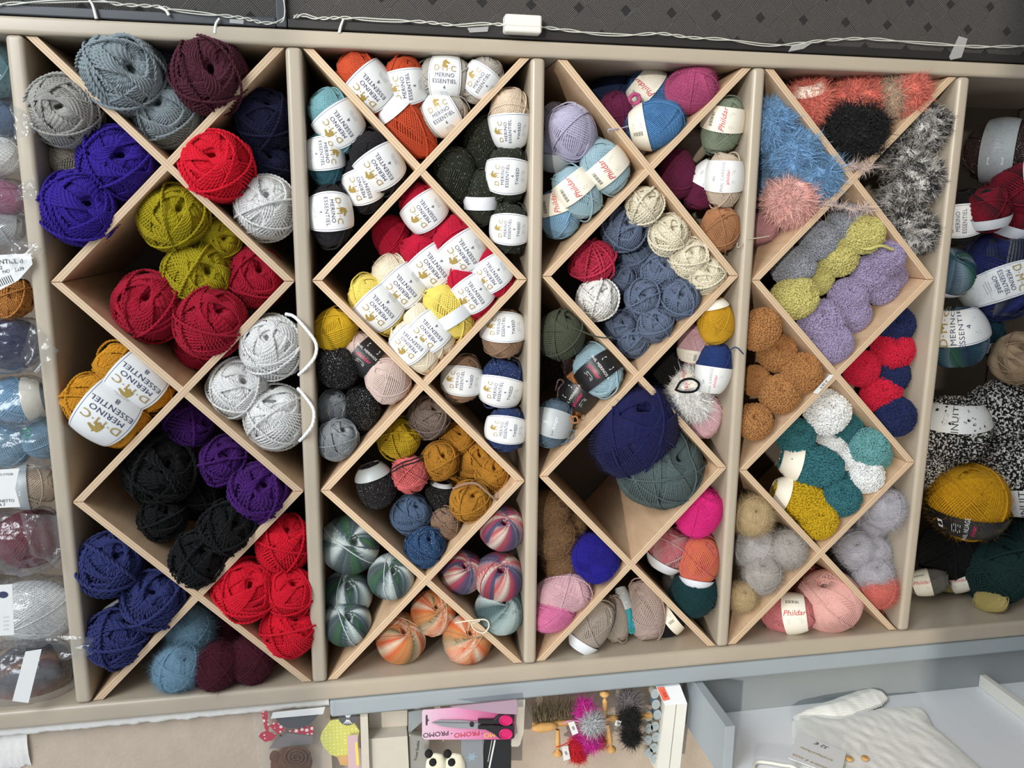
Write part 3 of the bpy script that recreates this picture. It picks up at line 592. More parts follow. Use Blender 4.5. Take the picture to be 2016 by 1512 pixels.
# column/cell  kind colour  x y radius angle tilt  half-length  label  label-offset  extra depth | what it looks like
TAB = """
1T ch greyblue 241 140 80 40 72 0 - 0 -.03|big blue-grey ball
1T ch slategrey 306 122 50 20 60 0 - 0 .07|dark slate grey ball half hidden behind blue-grey balls
1T ch greyblue 321 224 68 120 68 0 - 0 .01|smaller blue-grey ball wedged low
1T ch burgundy 412 146 75 75 74 0 - 0 -.03|burgundy ball
1L1 ch lightgrey 114 219 70 150 72 0 - 0 -.02|pale grey ball
1L1 ch greige 132 318 43 92 10 0 - 0 .06|beige ball squeezed below the pale grey ball
1L1 ch violet 236 317 73 60 72 0 - 0 -.01|upper violet-blue ball
1L1 ch violet 147 411 76 30 70 0 - 0 -.01|lower violet-blue ball
1R1 ch navy 522 205 60 80 45 0 - 0 .05|upper navy ball
1R1 ch navy 528 322 50 70 70 0 - 0 .05|lower navy ball
1R1 ch scarlet 419 321 72 100 66 0 - 0 -.03|bright red ball
1R1 ch white 520 415 61 85 55 0 - 0 0|white fluffy ball
1D1 ch olive 337 425 66 60 68 0 - 0 .03|top olive yellow ball
1D1 ch olive 430 474 46 20 72 0 - 0 .05|smallest olive yellow ball
1D1 ch olive 390 538 66 10 70 0 - 0 .02|lowest olive yellow ball
1D1 ch crimson 293 608 70 120 70 0 - 0 .02|leftmost crimson ball
1D1 ch crimson 425 643 68 60 60 0 - 0 .02|bottom crimson ball
1D1 ch crimson 508 553 60 60 68 0 - 0 .04|rightmost crimson ball
1D1 ch crimson 392 692 44 60 60 0 - 0 .10|crimson ball peeping out behind bottom crimson ball
1L2 wo saffron 267 740 54 139 6 92 dmc8 -.05 0|upper saffron ball with white label
1L2 wo saffron 209 808 60 144 6 94 dmc8 0 -.02|lower saffron ball with white label
1L2 wo saffron 334 775 38 100 10 0 - 0 .06|small saffron ball hidden right of labelled ones
1R2 ch white 537 684 64 120 60 0 - 0 -.02|top white ball
1R2 ch white 466 768 59 60 68 0 - 0 0|leftmost white ball
1R2 ch white 546 822 61 100 50 0 - 0 -.01|bottom white ball
1D2 xc purple 364 831 48 10 40 56 - 0 .05|topmost purple ball
1D2 xc purple 441 908 50 60 72 0 - 0 .03|middle purple ball
1D2 xc purple 514 970 60 60 70 0 - 0 .02|rightmost purple ball
1D2 xc black 314 920 72 30 68 0 - 0 .01|largest black ball at upper left
1D2 xc black 390 975 50 60 70 0 - 0 .08|black ball deepest in the middle
1D2 xc black 309 1031 47 60 70 0 - 0 .05|leftmost small black ball
1D2 xc black 452 1041 56 30 65 0 - 0 .03|rightmost black ball
1D2 xc black 387 1101 55 60 68 0 - 0 .02|lowest black ball
1L3 xc indigo 216 1111 63 60 68 0 - 0 0|upper left indigo ball
1L3 xc indigo 304 1182 61 100 70 0 - 0 0|right indigo ball
1L3 xc indigo 232 1253 61 60 50 0 - 0 .01|lowest indigo ball
1R3 ch scarlet 559 1066 56 80 50 66 - 0 0|topmost bright red ball
1R3 ch scarlet 477 1169 63 60 72 0 - 0 -.01|leftmost bright red ball
1R3 ch scarlet 580 1166 50 80 65 0 - 0 .02|middle right bright red ball
1R3 ch scarlet 563 1254 56 60 65 0 - 0 0|lowest bright red ball
1B mo skyblue 375 1242 44 120 50 0 - 0 .03|upper sky blue mohair ball
1B mo skyblue 350 1314 45 60 60 0 - 0 .02|lower sky blue mohair ball
1B mo maroon 428 1312 42 70 30 50 - 0 .03|leftmost maroon mohair ball
1B mo maroon 495 1305 43 90 40 0 - 0 .04|middle maroon mohair ball
1B mo maroon 436 1236 36 60 50 0 - 0 .09|maroon mohair ball hidden high at the back
1B mo maroon 540 1308 33 70 40 0 - 0 .08|rightmost maroon mohair ball
2T fi orange 713 165 46 131 6 76 dmc -.12 0|orange ball with slanting white label at far left
2T fi orange 798 166 42 98 5 62 dmc 0 .01|orange ball with upright white label
2T fi silver 876 149 43 -4 5 58 dmc .05 0|silver grey ball lying level with large white label
2T fi silver 957 155 36 55 6 54 dmc 0 .02|rightmost silver grey ball with slanted label
2T fi silver 877 230 42 30 6 56 dmc .05 .01|lower silver grey ball with slanted label
2T fi orange 812 267 42 128 8 74 plain .72 .01|orange ball showing mostly bare yarn
2L1 fi teal 664 236 46 124 6 72 dmc -.10 0|pale teal ball with slanting label
2L1 fi petrol 640 312 37 -85 5 60 dmc -.12 .01|petrol blue ball with upright label
2L1 fi charcoal 755 319 46 122 6 72 dmc -.12 0|upper right charcoal ball with slanting label
2L1 fi charcoal 715 364 39 108 6 64 dmc 0 .02|middle charcoal ball between the other labelled ones
2L1 fi charcoal 651 424 42 -86 5 70 dmc -.06 0|lowest charcoal ball with upright label
2L1 fi charcoal 716 452 36 100 10 0 - 0 .07|charcoal ball without label in shadow
2R1 fi cream 1007 224 41 92 5 66 tweed -.32 0|cream ball with white label
2R1 fi mossgreen 951 282 39 75 15 62 - 0 .03|upper moss green tweed ball without label
2R1 fi mossgreen 892 345 42 103 12 62 - 0 .02|leftmost moss green tweed ball without label
2R1 fi mossgreen 1010 344 42 87 5 64 tweed .02 0|moss green tweed ball with large white label
2R1 fi mossgreen 946 393 33 90 5 63 plain -.10 .02|moss green tweed ball with narrow white band
2R1 fi mossgreen 1001 456 38 87 5 56 tweed .05 .02|lowest moss green tweed ball with stickered label
2D1 fi carmine 831 410 43 126 6 62 dmc 0 .01|topmost carmine ball with white label
2D1 fi carmine 771 467 37 110 10 50 - 0 .05|leftmost carmine ball without visible label
2D1 fi carmine 846 515 46 128 6 72 dmc -.12 .02|middle carmine ball with white label
2D1 fi carmine 911 478 46 125 6 70 dmc -.18 .01|upper right carmine ball with low label
2D1 fi carmine 933 578 41 125 6 64 dmc -.08 .02|lowest carmine ball with white label
2D1 fi carmine 985 541 40 125 6 60 dmc 0 .04|rightmost carmine ball with white label
2D1 fi ivory 786 557 45 132 6 70 dmc -.12 .02|topmost ivory ball with white label
2D1 fi lemon 742 600 46 132 6 72 dmc -.08 .01|left lemon yellow ball with large label
2D1 fi lemon 887 617 43 122 6 66 plain -.18 .02|right lemon yellow ball with narrow band
2D1 fi ivory 846 653 42 132 6 68 dmc 0 .02|middle ivory ball with white label
2D1 fi ivory 811 692 40 135 6 64 dmc .24 .04|lowest ivory ball with label at upper end
2L2 fi yellow 657 630 42 60 15 50 - 0 .02|deep yellow ball
2L2 fi blush 729 697 38 -42 6 60 black 0 .02|blush ball with black label
2L2 fi blush 777 760 42 115 15 52 - 0 .01|blush ball without label
2L2 fz glitter 665 722 43 100 30 46 - 0 .01|black glitter ball against left board
2L2 fz glitter 714 803 37 90 20 50 - 0 .03|lower black glitter ball
2L2 wo silverglitter 654 803 31 90 20 38 - 0 .03|upper silver ball
2L2 wo silverglitter 665 878 41 60 55 0 - 0 .01|lower silver ball
2R2 fi brown 993 656 44 88 5 54 tweed .30 .01|brown ball with label at top
2R2 fi brown 910 746 40 84 5 54 tweed 0 .03|brown ball with label across its middle
2R2 fi royalblue 990 756 44 80 5 56 tweed -.20 .02|upper royal blue ball with white label
2R2 fi royalblue 993 848 40 83 5 50 tweed .05 .03|lower royal blue ball with white label
2D2 ch taupe 844 822 42 60 55 0 - 0 .03|dark taupe ball at top
2D2 ch mustard 786 864 41 50 35 0 - 0 .03|greenish mustard ball
2D2 ch ochre 900 864 35 60 65 0 - 0 .06|topmost ochre ball
2D2 ch ochre 866 908 38 60 65 0 - 0 .03|leftmost ochre ball
2D2 ch ochre 938 908 37 60 65 0 - 0 .05|ochre ball between topmost and rightmost ones
2D2 ch ochre 982 946 36 60 65 0 - 0 .05|rightmost ochre ball
2D2 ch ochre 900 944 27 60 65 0 - 0 .10|small ochre ball deep in the middle
2D2 ch ochre 932 993 40 60 68 0 - 0 .02|lowest ochre ball
2D2 ch coral 806 932 36 95 15 44 - 0 .02|coral pink ball
2D2 fi charcoal2 741 957 38 110 15 50 greyb .85 .02|charcoal tweed ball at far left
2D2 fi charcoal2 865 977 29 80 20 35 plain .9 .06|small charcoal ball in the middle with white tag
2D2 ch denim 810 1012 39 60 55 0 - 0 .03|denim blue ball
2D2 ch tweedblue 834 1081 40 60 60 0 - 0 .02|blue tweed ball at the bottom
2D2 ch mink 884 1037 30 95 40 36 - 0 .05|small mink brown ball
2L3 sw green_ombre 686 1072 59 30 72 0 - 0 .01|largest green and grey ombre ball
2L3 sw green_ombre 776 1140 46 60 66 0 - 0 .02|rightmost green and grey ombre ball
2L3 sw green_ombre 683 1168 49 80 64 0 - 0 .03|middle left green and grey ombre ball
2L3 sw green_ombre 683 1251 48 60 70 0 - 0 .02|lowest green and grey ombre ball
2R3 sw red_ombre 993 1040 45 60 70 0 - 0 .02|topmost red and blue ombre ball
2R3 sw red_ombre 908 1128 44 60 70 0 - 0 .02|leftmost red and cream ombre ball
2R3 sw red_ombre 992 1134 50 60 68 0 - 0 .01|middle right red and blue ombre ball
2R3 sw teal_ombre 1000 1233 50 60 60 0 - 0 .01|dark teal and pale grey ombre ball
2B sw orange_ombre 853 1206 45 60 68 0 - 0 .03|topmost orange and cream ombre ball
2B sw orange_ombre 789 1259 50 60 68 0 - 0 .03|left orange and cream ombre ball
2B sw orange_ombre 920 1272 49 60 68 0 - 0 .02|right olive and orange ombre ball
3T fi prussian 1202 184 38 20 30 0 - 0 .12|dark prussian blue ball deep in shadow
3T fz plum 1214 226 37 100 35 0 - 0 .08|plum ball
3T fz azure 1288 182 44 140 6 58 phil .5 .05|upper azure ball with cream label
3T fz azure 1304 262 46 15 6 60 cream -.5 .02|lower azure ball with cream label
3T fz rose 1374 184 46 20 10 56 - 0 .01|rose pink ball
3L1 fi lavender 1136 250 47 115 10 58 - 0 .02|larger lavender ball
3L1 fi lavender 1097 292 35 85 5 50 greyb -.62 .04|smaller lavender ball with label at bottom
3L1 fi lavender 1090 232 27 60 20 0 - 0 .09|lavender ball hidden at the back left
3L1 fi paleblue 1197 332 44 131 6 62 phil -.05 .01|pale blue ball with large cream label
3L1 fi paleblue 1140 383 42 128 6 62 phil .25 .03|middle pale blue ball with cream label
3L1 fi babyblue 1104 425 42 108 6 54 phil .45 .03|lowest baby blue ball
3R1 fi sage 1427 247 40 82 6 62 phil .25 .02|sage green ball with cream label
3R1 fi beige 1364 290 30 60 30 0 - 0 .12|beige ball hidden behind bordeaux balls
3R1 fi bordeaux 1334 343 36 97 8 56 - 0 .04|left bordeaux ball
3R1 fi bordeaux 1388 367 36 66 6 54 caresse .52 .03|right bordeaux ball with pale label
3R1 fi beige 1440 356 37 88 6 60 caresse .18 .02|beige ball with white label
3R1 wo tan 1421 463 39 85 15 50 - 0 .03|tan ball with loose end
3D1 xc butter 1273 402 39 60 45 0 - 0 .04|topmost butter cream ball
3D1 xc butter 1321 458 41 60 60 0 - 0 .03|second butter cream ball from the top
3D1 xc butter 1361 505 41 60 66 0 - 0 .03|third butter cream ball from the top
3D1 xc butter 1403 551 40 60 68 0 - 0 .03|lowest butter cream ball
3D1 xc slateblue 1228 451 45 60 66 0 - 0 .02|largest slate blue ball at top left
3D1 xc slateblue 1249 504 33 60 60 0 - 0 .06|slate blue ball just under the largest one
3D1 xc slateblue 1279 482 28 60 60 0 - 0 .07|small slate blue ball beside cream balls
3D1 xc slateblue 1302 536 45 60 60 0 - 0 .03|slate blue ball right of centre row top
3D1 xc slateblue 1223 548 30 60 60 0 - 0 .06|slate blue ball touching the white ball
3D1 xc slateblue 1266 590 40 60 72 0 - 0 .02|central slate blue ball with open hole
3D1 xc slateblue 1342 594 40 60 68 0 - 0 .03|rightmost slate blue ball
3D1 xc slateblue 1221 642 35 60 66 0 - 0 .05|lower left slate blue ball
3D1 xc slateblue 1292 642 36 60 68 0 - 0 .04|slate blue ball low on the right
3D1 xc slateblue 1252 681 32 60 72 0 - 0 .06|lowest slate blue ball
3D1 xc raspberry 1165 514 45 170 20 52 - 0 .03|raspberry ball with paper band
3D1 xc white 1176 590 42 60 55 0 - 0 .02|white ball
3L2 fi darkolive 1107 656 48 60 30 52 - 0 .03|dark olive ball
3L2 fi cocoa 1104 712 32 60 30 0 - 0 .12|dark brown ball deep in shadow
3L2 fi paleblue 1188 722 45 -53 6 60 black .05 .01|pale blue ball with black label
3L2 fi caramel 1141 773 38 57 8 56 black -.15 .03|caramel ball with black label
3L2 fi steel 1091 835 37 75 6 56 silver .05 .03|steel blue ball with silver oval label
3R2 fi amber 1411 630 36 100 8 50 cream .85 .03|amber yellow ball
3R2 fi palepink 1366 678 31 82 8 46 cream -.45 .05|upper pale pink ball with cream label
3R2 fi cobalt 1416 723 34 82 6 55 caresse -.42 .03|cobalt blue ball with white label
3R2 fi black 1314 729 37 60 25 42 - 0 .07|black ball in the corner
3R2 fu white 1357 778 38 -75 20 56 phil -.35 .03|white furry ball with cream label
3R2 fi palepink 1400 836 34 74 8 50 - 0 .05|lower pale pink ball
3D2 fz inkblue 1247 850 86 60 55 0 - 0 .0|very large ink blue ball
3D2 ti slategreen 1309 928 86 20 55 90 - 0 .03|very large slate green ball with centre hole
3L3 mo fuzzbrown 1088 998 40 60 30 44 - 0 .03|topmost fuzzy brown ball
3L3 mo fuzzbrown 1092 1060 37 60 30 0 - 0 .02|middle fuzzy brown ball
3L3 mo fuzzbrown 1130 1030 27 60 30 0 - 0 .06|small fuzzy brown ball wedged right
3L3 mo fuzzbrown 1104 1108 33 60 30 0 - 0 .03|lowest fuzzy brown ball
3L3 fz ultramarine 1185 1084 45 -40 10 54 - 0 .02|larger ultramarine fuzzy ball
3L3 fz ultramarine 1160 1121 28 -20 10 36 cream .6 .06|smaller ultramarine fuzzy ball with cream tag
3L3 fz palepink 1112 1170 40 12 8 60 - 0 .02|pale pink fuzzy ball
3L3 fz candypink 1094 1235 37 25 8 50 - 0 .04|candy pink fuzzy ball
3R3 fz hotpink 1386 1008 43 62 8 55 - 0 .03|hot pink fuzzy ball
3R3 fi rose_ombre 1319 1082 40 60 15 50 plain -.62 .03|rose striped ball with white band
3R3 fi coral_ombre 1385 1104 39 80 8 56 plain -.80 .02|coral striped ball with white band
3R3 fz bottlegreen 1373 1193 46 60 40 50 - 0 .03|bottle green ball
3R3 mo oat 1326 1150 26 60 30 0 - 0 .10|oat coloured ball hidden behind green one
3B fi oat 1166 1236 36 58 8 60 plain -.75 .03|leftmost oat coloured ball with white label
3B fi oat 1211 1222 27 97 8 52 - 0 .05|second oat coloured ball
3B fi aqua_lime 1233 1200 15 104 5 52 greyb .45 .05|slim aqua and lime ball
3B fi mauvebeige 1277 1200 38 94 8 66 - 0 .03|mauve beige ball
3B fi black 1348 1242 30 35 8 40 cream .2 .06|black ball mostly covered by a white label
4T fu coralfur 1594 205 38 100 20 48 cream .8 .03|leftmost coral fur ball
4T fu coralfur 1684 193 47 60 40 50 - 0 .02|middle coral fur ball
4T fu beigefur 1754 194 36 95 15 50 - 0 .03|beige fur ball
4T fu coralfur 1818 180 38 80 30 46 - 0 .02|rightmost coral fur ball
4T fu coralfur 1772 232 26 60 30 0 - 0 .08|small coral fur ball under the beige one
4T fu blackfur 1684 271 54 20 40 58 - 0 .04|black fur ball
4L1 fu bluefur 1515 242 44 60 40 0 - 0 .04|topmost light blue fur ball
4L1 fu bluefur 1566 297 46 60 40 0 - 0 .02|middle light blue fur ball
4L1 fu bluefur 1637 337 45 60 40 0 - 0 .01|rightmost light blue fur ball
4L1 fu bluefur 1505 354 29 60 40 0 - 0 .09|light blue fur ball at far left
4L1 fu pinkfur 1560 400 46 60 60 0 - 0 .01|pale pink fur ball
4L1 mo dustypink 1496 450 30 20 20 36 - 0 .05|dusty pink mohair ball
4R1 zf zebra 1831 252 38 60 40 46 - 0 .03|topmost black and grey fur ball
4R1 zf zebra 1778 314 44 60 40 0 - 0 .02|left black and grey fur ball
4R1 zf zebra 1836 352 44 60 60 0 - 0 .01|middle right black and grey fur ball
4R1 zf zebra 1779 391 43 60 60 0 - 0 .02|second lowest black and grey fur ball
4R1 zf zebra 1827 459 42 60 60 0 - 0 .02|lowest black and grey fur ball
4D1 bo cloudgrey 1666 440 38 60 50 0 - 0 .04|rightmost cloud grey boucle ball
4D1 bo cloudgrey 1612 474 38 60 66 0 - 0 .03|middle cloud grey boucle ball
4D1 bo cloudgrey 1561 524 38 20 30 46 - 0 .04|leftmost cloud grey boucle ball
4D1 bo pastelyellow 1703 460 38 60 50 0 - 0 .03|topmost pastel yellow boucle ball
4D1 bo pastelyellow 1651 506 38 60 50 0 - 0 .03|pastel yellow boucle ball beside grey ones
4D1 bo pastelyellow 1612 550 30 60 50 0 - 0 .06|smallest pastel yellow boucle ball
4D1 bo pastelyellow 1563 587 42 20 30 48 - 0 .02|lowest pastel yellow boucle ball
4D1 bo lilac 1752 500 36 60 60 0 - 0 .04|topmost lilac boucle ball
4D1 bo lilac 1714 541 39 60 60 0 - 0 .02|lilac boucle ball second from the top
4D1 bo lilac 1786 547 30 60 60 0 - 0 .06|rightmost lilac boucle ball
4D1 bo lilac 1669 586 38 60 60 0 - 0 .03|lilac boucle ball in the middle row
4D1 bo lilac 1749 586 36 60 60 0 - 0 .05|lilac boucle ball low on the right
4D1 bo lilac 1617 637 45 60 60 0 - 0 .02|largest lilac boucle ball at far left
4D1 bo lilac 1699 643 35 60 60 0 - 0 .05|lilac boucle ball above the lowest
4D1 bo lilac 1652 693 37 60 50 0 - 0 .04|lowest lilac boucle ball
4L2 bo camel 1504 641 39 60 30 47 - 0 .03|topmost camel boucle ball
4L2 bo camel 1530 694 38 60 66 0 - 0 .03|camel boucle ball second from the top
4L2 bo camel 1588 731 39 60 40 0 - 0 .03|rightmost camel boucle ball
4L2 bo camel 1485 749 30 60 66 0 - 0 .04|camel boucle ball against left board
4L2 bo camel 1537 778 39 60 66 0 - 0 .03|camel boucle ball second from the bottom
4L2 bo camel 1489 835 36 60 68 0 - 0 .03|lowest camel boucle ball
4R2 bo redboucle 1757 689 40 60 66 0 - 0 .02|topmost red boucle ball
4R2 bo redboucle 1695 726 35 60 66 0 - 0 .03|leftmost red boucle ball
4R2 bo redboucle 1735 774 38 60 66 0 - 0 .02|lowest red boucle ball
4R2 bo navyboucle 1800 640 37 60 66 0 - 0 .05|topmost navy boucle ball
4R2 bo navyboucle 1792 737 37 60 66 0 - 0 .05|middle navy boucle ball
4R2 bo navyboucle 1780 820 38 60 66 0 - 0 .04|lowest navy boucle ball
4D2 bo whiteboucle 1630 811 44 60 60 0 - 0 .02|topmost white boucle ball
4D2 bo whiteboucle 1637 868 30 60 60 0 - 0 .06|second white boucle ball from the top
4D2 bo whiteboucle 1680 906 37 60 60 0 - 0 .03|third white boucle ball from the top
4D2 bo whiteboucle 1720 954 34 60 60 0 - 0 .04|lowest white boucle ball
4D2 bo deepteal 1569 861 37 60 60 0 - 0 .04|upper left deep teal boucle ball
4D2 bo deepteal 1598 916 41 165 10 66 phil .72 .02|deep teal boucle ball with cream label
4D2 bo deepteal 1657 963 37 60 60 0 - 0 .04|deep teal boucle ball second from the bottom
4D2 bo deepteal 1689 1017 37 60 60 0 - 0 .04|lowest deep teal boucle ball
4D2 bo seafoam 1723 870 38 60 66 0 - 0 .04|upper seafoam boucle ball
4D2 bo seafoam 1756 914 34 60 60 0 - 0 .05|lower seafoam boucle ball
4D2 bo deepteal 1681 826 33 60 60 0 - 0 .07|deep teal boucle ball above seafoam ones
4D2 bo deepteal 1645 768 22 60 60 0 - 0 .10|small deep teal boucle ball at the very top
4D2 bo sunyellow 1574 984 42 160 15 60 cream .75 .02|upper sun yellow boucle ball with pale label
4D2 bo sunyellow 1623 1038 37 60 66 0 - 0 .03|lower sun yellow boucle ball
4L3 mo sand 1489 1009 39 60 66 0 - 0 .03|upper sand mohair ball
4L3 mo pearl 1490 1082 42 60 66 0 - 0 .02|large pearl grey mohair ball
4L3 mo ash 1566 1079 37 60 66 0 - 0 .03|ash grey mohair ball at right
4L3 mo ash 1509 1140 37 60 60 0 - 0 .04|lower ash grey mohair ball
4L3 mo sand 1464 1177 29 60 66 0 - 0 .04|lower sand mohair ball
4R3 mo frost 1772 1000 39 60 60 0 - 0 .03|topmost frost grey mohair ball
4R3 mo frost 1736 1031 29 60 66 0 - 0 .07|small frost grey mohair ball
4R3 mo frost 1684 1083 39 60 66 0 - 0 .03|leftmost frost grey mohair ball
4R3 mo frost 1769 1083 34 60 66 0 - 0 .05|rightmost frost grey mohair ball
4R3 mo frost 1721 1132 39 60 66 0 - 0 .03|lowest frost grey mohair ball
4R3 mo salmon 1764 1174 38 60 60 0 - 0 .04|salmon mohair ball
4B fi softpink 1551 1208 38 2 6 58 phil .26 .03|soft pink ball with large cream label
4B sw shellpink 1670 1208 63 100 45 0 - 0 .01|large shell pink ball
4B fi softpink 1592 1152 31 60 25 44 - 0 .09|soft pink ball hidden left of the apex
4B wo softpink 1634 1142 29 60 40 0 - 0 .09|soft pink ball under the apex
"""
# right-hand shelf without a lattice, and what lies there
TAB5 = """
fz cocoa 1972 300 62 0 8 70 greyb 0 .06|cocoa sparkling ball with wide grey label, top of right-hand shelf
fi red_black 2008 372 50 15 8 62 plain .45 .02|upper red and black ball with white band at right edge
fi red_black 1946 412 40 100 10 50 plain -.5 .03|lower red and black ball, upper part of right-hand shelf
fi black 1892 428 44 95 10 60 dmc 0 .07|black ball with white label beside right upright board
fi red_black 1994 432 42 70 10 56 plain -.3 .05|red and black ball with patterned band right of the others
sw sea_ombre 1870 535 50 60 30 0 plain -.6 .07|teal and green ombre ball beside right upright board
fz navy_ombre 1972 540 82 -68 8 92 ombre .30 .03|large blue and grey ombre ball on right-hand shelf
sw sea_ombre 1884 664 56 95 12 66 dmc .45 .05|teal and grey ombre ball with white label
fi tealblue 1940 656 34 95 10 50 plain -.5 .10|dark teal ball between ombre ball and brown ball
ti brown_ombre 2004 705 52 60 60 0 - 0 .02|light brown ball with deep centre at right edge
bl saltpepper 1880 846 62 85 15 68 inuit .5 .05|black and white boucle ball beside right upright board
bl saltpepper 1966 812 60 60 40 0 - 0 .06|topmost black and white boucle ball
bl saltpepper 1958 880 56 60 40 0 - 0 .08|middle black and white boucle ball above mustard ball
bl saltpepper 2010 940 58 90 10 80 inuit -.55 .04|black and white boucle ball with white label at right edge
bl saltpepper 1846 925 40 60 40 0 - 0 .10|small black and white boucle ball left of mustard ball
fz mustard2 1907 988 73 78 20 76 blackw -.42 .0|large mustard ball with black paper strip
fi black 1868 1082 54 60 30 70 - 0 .08|black ball under the mustard ball
wo forest 1958 1116 66 60 40 0 - 0 .02|larger forest green ball near bottom of right-hand shelf
wo forest 2016 1070 50 60 40 0 - 0 .05|forest green ball cut off by right picture edge
fi tin 1826 1146 25 8 5 44 phil -.2 .08|small pewter ball with white label
fi goldmetal 1884 1144 22 10 5 40 phil .1 .09|small gold metallic ball with cream label
fi goldmetal 1950 1184 22 -10 15 34 - 0 .05|small gold metallic ball under forest green ball
"""
def orient(P, s, ang, tilt, half, r, b, lab, idx):
    pos = W(*P); V = (CAMP-pos).normalized(); Rr = (CX-V*CX.dot(V)).normalized(); U = V.cross(Rr)
    a, t = R(ang), R(tilt)
    zx = (Rr*math.cos(a)+U*math.sin(a))*math.cos(t)+V*math.sin(t)
    fx = (V-zx*V.dot(zx))
    if fx.length < 1e-3: fx = U
    fx = fx.normalized()
    spin = 0 if lab != '-' else (idx*1.7) % 6.28
    fy = zx.cross(fx)
    fx2 = fx*math.cos(spin)+fy*math.sin(spin); fy2 = zx.cross(fx2)
    k = 1.0 if not half else half/(r*b)
    m = Matrix.Identity(4)
    for i in range(3): m[i][0] = fx2[i]; m[i][1] = fy2[i]; m[i][2] = zx[i]
    return pos, m, k
def cell_planes(cell):
    """half planes (nu, nv, c) with nu*u+nv*v >= c inside, for one lattice compartment"""
    c, name = cell
    if c == 'Z': return [(-1, 0, .0265)]
    if c == 5: return [(1, 0, 1.533), (0, 1, VT), (0, -1, -VB)]
    u0, u1 = DV[c-1][1], DV[c][0]; J = [VT, JV[c-1][1], JV[c-1][3], VB]; t = .0058
    def back(k, below):    # the board running from (u0, J[k]) to (u1, J[k+1])
        d = np.array([u1-u0, J[k+1]-J[k]]); n = np.array([-d[1], d[0]])/np.hypot(*d); cc = n@np.array([(u0+u1)/2, (J[k]+J[k+1])/2])
        return (n[0], n[1], cc+t) if below else (-n[0], -n[1], -cc+t)
    def fwd(k, below):     # the board running from (u1, J[k]) to (u0, J[k+1])
        d = np.array([u0-u1, J[k+1]-J[k]]); n = np.array([d[1], -d[0]])/np.hypot(*d); cc = n@np.array([(u0+u1)/2, (J[k]+J[k+1])/2])
        return (n[0], n[1], cc+t) if below else (-n[0], -n[1], -cc+t)
    if name == 'T': return [back(0, 0), fwd(0, 0), (0, 1, VT)]
    if name == 'B': return [back(2, 1), fwd(2, 1), (0, -1, -VB)]
    k = int(name[1])-1
    if name[0] == 'L': return [back(k, 1), fwd(k, 0), (1, 0, u0)]
    if name[0] == 'R': return [back(k, 0), fwd(k, 1), (-1, 0, -u1)]
    return [back(k, 1), fwd(k, 1), back(k+1, 0), fwd(k+1, 0)]
def push_in(P, sk, s, m, b, cell):
    if cell is None: return P
    P = P.copy(); ax = [m.col[i].to_3d() for i in range(3)]
    for _ in range(4):
        for nu, nv, c in cell_planes(cell):
            n = Vector((-nv, 0, -nu)); h = math.sqrt((s*n.dot(ax[0]))**2+(s*n.dot(ax[1]))**2+(sk*b*n.dot(ax[2]))**2)
            # only the part of the ball that is behind the front plane can touch the board
            zf = min(1, max(0, P[2]/s)); h *= .86*(math.sqrt(max(0, 1-(1-zf)**2)) if zf < 1 else 1)
            d = nu*P[0]+nv*P[1]-c
            if d < h: P[0] += nu*(h-d)*.8; P[1] += nv*(h-d)*.8
    return P
def make_ball(idx, kind, colour, x, y, r, ang, tilt, half, lab, off, dz, desc, where, group, cell=None):
    b = bratio(kind); seed = idx % (2 if kind in ('bo', 'fu', 'zf', 'mo', 'bl') else 3)
    best = None; zfl = .45 if cell and (cell[0] == 1 or r > 80) else .78
    for step in range(3 if dz >= .05 else 5):      # settle the ball in its compartment, moving it forward where the boards leave no room
        d2 = dz-.012*step; dist = 1.5
        for _ in range(4):
            s = r*dist/FPX; zc = max(.90*s+d2, zfl*s); P = at(x, y, zc); dist = abs(RM[2]@(P-CT))
        s = r*dist/FPX
        pos, m, k = orient(P, s, ang, tilt, half, r, b, lab, idx)
        P2 = push_in(P, s*k, s, m, b, cell); sh = np.linalg.norm(P2-P)
        if best is None or sh < best[0]-.0015: best = (sh, P2, s)
        if sh < .006 or zc <= (zfl+.001)*s: break
    sh, P, s = best
    pos, m, k = orient(P, s, ang, tilt, half, r, b, lab, idx)
    st = kind+('/grad' if colour in GRADS else '')+'/'+STY.get(colour, '')
    c = PAL.get(colour) or PAL['charcoal']
    if kind in ('fu', 'zf'): mt = fur_mat(colour+'_fur', c, 'zebra' if kind == 'zf' else '')
    elif kind == 'mo' and colour == 'fuzzbrown': mt = fur_mat(colour, c, 'brown')
    else: mt = yarn_mat(colour+'_'+kind, c, st)
    o = bpy.data.objects.new('yarn_ball', dyed(kind, seed, mt)); COL.objects.link(o)
    o.matrix_world = Matrix.Translation(pos)@m@Matrix.Diagonal((s, s, s*k, 1))
    if not isinstance(c, list): o.color = lin(c)
    tag(o, f'{desc}{where}', 'yarn ball', group)
    if lab != '-':
        lo = bpy.data.objects.new('label', label_mesh(lab, b, off)); COL.objects.link(lo); lo.parent = o
        if not lo.data.materials: lo.data.materials.append(M[LAB[lab][4]])
        if PRINT[lab] and abs(off) < .6:
            po = bpy.data.objects.new('print', print_mesh(lab, b, off)); COL.objects.link(po); po.parent = lo
        # the band is a little larger than the ball so that it wraps the yarn
        lo.scale = (1.035, 1.035, 1)
    return o
balls = {}
seen = {}
idx = 0
